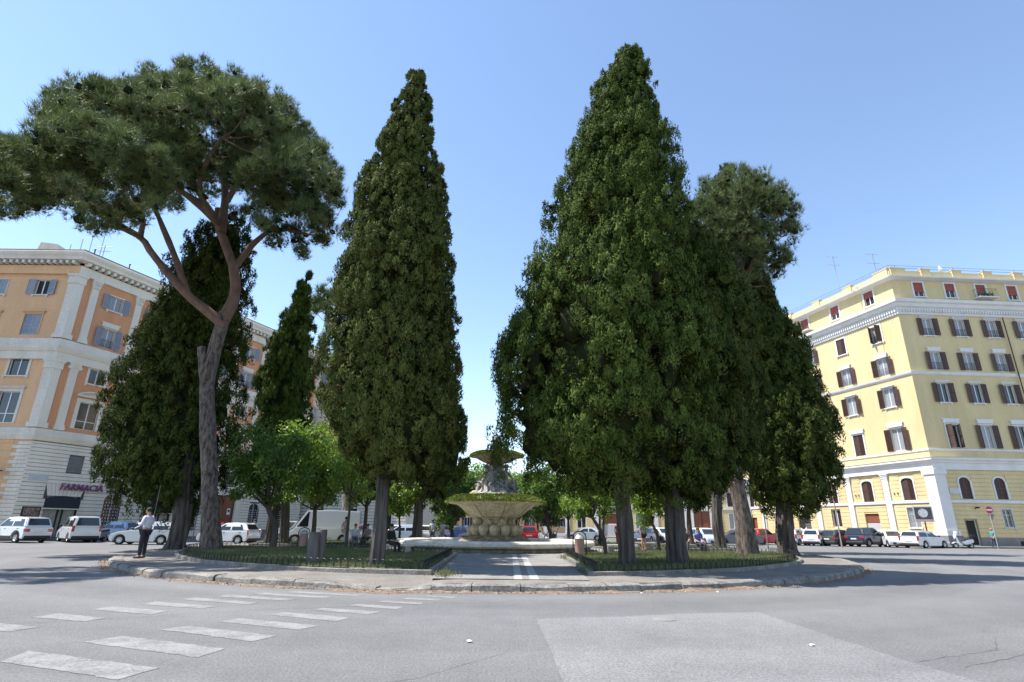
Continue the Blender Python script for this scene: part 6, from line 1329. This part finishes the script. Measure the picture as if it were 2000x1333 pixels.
def litter_bin(label, xy):
    t = empty('litter_bin', (xy[0], xy[1], ZI), label, 'bin', 'iron litter bins')
    b = MB().lathe([(.0, .14), (.17, .14), (.2, .16), (.22, .75), (.235, .78), (.2, .78), (.18, .3), (0, .3)], 18); b.build('drum', M['rust'], t, smooth=40)
    b = MB().lathe([(.0, .98), (.1, .96), (.2, .86), (.24, .78), (.22, .78)], 18); b.build('dome_lid', M['metal'], t, smooth=40)
    b = MB(); b.tube([(-.29, 0, -.05), (-.29, 0, .85)] + [(-.29 * math.cos(a), 0, .85 + .24 * math.sin(a)) for a in (.5, 1.0, 1.571, 2.1, 2.6)] + [(.29, 0, .85), (.29, 0, -.05)], .026, 6); b.tube([(-.29, 0, .5), (.29, 0, .5)], .015, 5); b.build('hoop_frame', M['iron'], t, smooth=50)
litter_bin('arched iron litter bin right of the path', (3.1, 26.2)); litter_bin('dark iron litter bin left of the cut stump, in front of the van', (-10.9, 31.2))
lp = empty('street_lamp', (6.0, 39, ZI), 'old-fashioned dark iron lamp post behind the litter bin', 'lamp')
b = MB().lathe([(.0, 0), (.24, 0), (.24, .12), (.18, .16), (.16, .45), (.2, .5), (.12, .6), (.1, .95), (.14, 1.0), (.07, 1.1), (.05, 2.4), (.07, 2.45), (.045, 2.55), (.04, 3.9), (.08, 3.95), (0, 4.0)], 14); b.build('post', M['iron'], lp, smooth=40)
b = MB().lathe([(.06, 4.0), (.1, 4.05), (.19, 4.5), (.2, 4.52)], 6); b.build('lantern', M['glass'], lp); b = MB().lathe([(.22, 4.52), (.16, 4.62), (.05, 4.74), (.02, 4.85), (0, 4.86)], 6); b.build('lantern_cap', M['iron'], lp)
ns = empty('no_entry_sign', (43.25, 52.3, 0), 'red and white round no-entry sign on a grey pole at the right', 'sign')
b = MB(); b.tube([(0, 0, 0), (0, 0, 3.35)], .035, 8); b.build('pole', M['metal'], ns)
b = MB().lathe([(0, 0), (.36, 0), (.36, .02), (0, .02)], 28, axis='y'); d = b.build('disc', M['red'], ns, (0, -.06, 3.3)); b = MB().lathe([(.335, -.004), (.36, -.004)], 28, axis='y'); b.build('white_edge', M['swhite'], d); b = MB(); b.box(-.26, .26, -.012, -.002, -.06, .06); b.build('white_bar', M['swhite'], d)
b = MB(); b.prism([(-.3, .45), (.3, .45), (0, -.1)], .05, .075); b.build('triangular_sign_back', M['sgrey'], ns, (.15, 0, 2.5)); b = MB().lathe([(0, 0), (.33, 0), (.33, .02), (0, .02)], 24, axis='y'); b.build('round_sign_back', M['sgrey'], ns, (.16, .05, 3.3))
rs = empty('round_sign', (14.25, 32.6, 0), 'round road sign seen from behind beside the right cypress trunk', 'sign')
b = MB(); b.tube([(0, 0, 0), (0, 0, 4.05)], .035, 8); b.build('pole', M['sgrey'], rs); b = MB().lathe([(0, 0), (.28, 0), (.28, .02), (0, .02)], 24, axis='y'); b.build('disc', mat('sign_back_dark', (.06, .03, .045), rough=.6), rs, (0, -.06, 3.72))
ad = empty('poster_panel', (38.6, 54.2, .14), 'framed poster panel on a post beside the corner pilaster', 'sign', rz=R(-28))
b = MB(); b.tube([(0, 0, 0), (0, 0, 2.3)], .06, 8); b.build('post', M['brown'], ad); b = MB(); b.box(-.75, .75, -.07, .07, 2.1, 3.5); b.build('frame', M['metal'], ad, bevel=.02, seg=1)
b = MB(); b.box(-.66, .66, -.08, -.071, 2.2, 3.4); po_ = b.build('poster', mat('poster', (.02, .02, .028), (.05, .05, .06), 4, .4), ad)
b = MB(); ballmb(b, (-.02, -.085, 2.88), .38, (1, .02, 1.05), 14); b.build('poster_portrait', mat('poster_portrait', (.16, .17, .19), (.58, .6, .62), 7, .4), po_); b = MB(); b.box(-.66, .66, -.088, -.081, 2.2, 2.32); b.build('poster_border', M['rust'], po_)
pl_ = empty('thin_pole', (28.4, 50.5, 0), 'tall thin rust-pink pole among the right-hand parked cars', 'pole'); b = MB(); b.tube([(0, 0, 0), (-.05, 0, 4), (-.1, 0, 8.2)], [.06, .05, .03], 8); b.build('shaft', M['rust'], pl_); b = MB().lathe([(.0, 4.6), (.07, 4.62), (.07, 4.8), (0, 4.82)], 10, (-.06, 0, 0)); b.build('collar', M['rust'], pl_)
sk = empty('thin_stake', (-17.3, 28.2, ZI), 'thin metal stake left of the massive cypress trunk', 'pole'); b = MB(); b.tube([(0, 0, -.1), (.1, 0, 1.5), (.12, 0, 3.0)], .013, 6); b.build('shaft', M['sgrey'], sk)
bo_ = empty('traffic_sign', (-24.6, 45.8, .14), 'dark slim sign on a post by the pharmacy wall', 'sign'); b = MB(); b.tube([(0, 0, 0), (0, 0, 4.2)], .04, 8); b.build('pole', M['sgrey'], bo_); b = MB(); b.box(-.12, .12, -.06, -.03, 1.8, 4.0); b.build('board', M['awning'], bo_)
lb = empty('street_bollard', (-4.0, 50, 0), 'slim pale bollard post left of the fountain pedestal', 'bollard'); b = MB(); b.tube([(0, 0, 0), (0, 0, 1.9)], .045, 8); b.lathe([(.12, 0), (.12, .3), (.06, .4)], 10); b.build('post', M['metal'], lb)

# ------------------------------------------------------------------ people
person('man in white shirt and dark trousers looking at his phone on the left kerb', (-13.45, 21.75, ZI + .01), R(-100), PHONE, (.56, .54, .62), (.012, .012, .018), sleeves='long', scale=1.02)
ph = MB(); ph.box(-.035, .035, -.006, .006, -.07, .07); q = ph.build('mobile_phone', M['trim'], None, (-13.78, 21.80, ZI + 1.25), R(-100), bevel=.005, seg=1); tag(q, 'dark mobile phone in the hands of the man at the left kerb', 'phone')
person('person in pale pink shirt standing behind the white panel van end', (-10.7, 38.2, ZI), R(60), WALK, (.55, .45, .47), (.5, .48, .45))
person('seated person in pale blue shirt on the left bench', (-9.35, 35.55, ZI), R(20), SIT, (.42, .45, .55), (.10, .11, .15), (.10, .07, .05), sleeves='long')
person('seated person in dark top, right on the left bench', (-8.6, 35.6, ZI), R(-15), SIT, (.20, .16, .15), (.03, .03, .035), (.06, .03, .02))
person('person dressed in black seated beside the basin', (-5.35, 26.45, ZI), R(55), SIT, (.01, .01, .012), (.012, .012, .014), longhair=True, sleeves='long')
person('person in white shirt beyond the basin, left of two', (-5.8, 44, ZI), R(0), STAND, (.55, .55, .58), (.12, .13, .2), scale=.96)
person('person in lavender top beyond the basin, right of two', (-5.1, 44.2, ZI), R(-25), STAND, (.45, .45, .58), (.3, .3, .4), (.14, .08, .05), longhair=True, scale=.92)
person('woman in grey top and dark shorts between the cypress trunks', (7.85, 34.6, ZI), R(25), STAND, (.30, .32, .34), (.02, .022, .03), (.13, .06, .03), legs='short', longhair=True, scale=.97)
person('person in bright red clothes beside the tallest cypress trunk', (8.1, 44, ZI), R(0), STAND, (.55, .03, .04), (.5, .03, .04), (.1, .06, .04), longhair=True, scale=.95)
person('red-haired person seated right of the broad cypress trunk', (9.25, 31.05, ZI), R(-20), SIT, (.05, .035, .03), (.03, .03, .035), (.22, .07, .02), longhair=True)
person('person in blue and white top on the bench right of the broad cypress', (9.95, 31.1, ZI), R(10), SIT, (.10, .14, .42), (.02, .02, .03), (.05, .03, .02))
person('man in teal shirt walking by the no-entry sign', (43.75, 53.2, .0), R(-80), WALK, (.04, .24, .25), (.04, .045, .08), (.3, .18, .14))
person('person in white near the carriage door behind the white hatchback', (-20.6, 47.2, .0), R(30), STAND, (.6, .6, .62), (.1, .1, .12))
bg_ = MB(); bg_.prism([(-.25, 0), (.25, 0), (.2, .5), (-.18, .52)], -.1, .1); q = bg_.build('tote_bag', cmat((.42, .38, .30)), None, (9.0, 30.55, ZI), .1, bevel=.05); tag(q, 'beige tote bag on the ground before the red-haired person', 'bag')
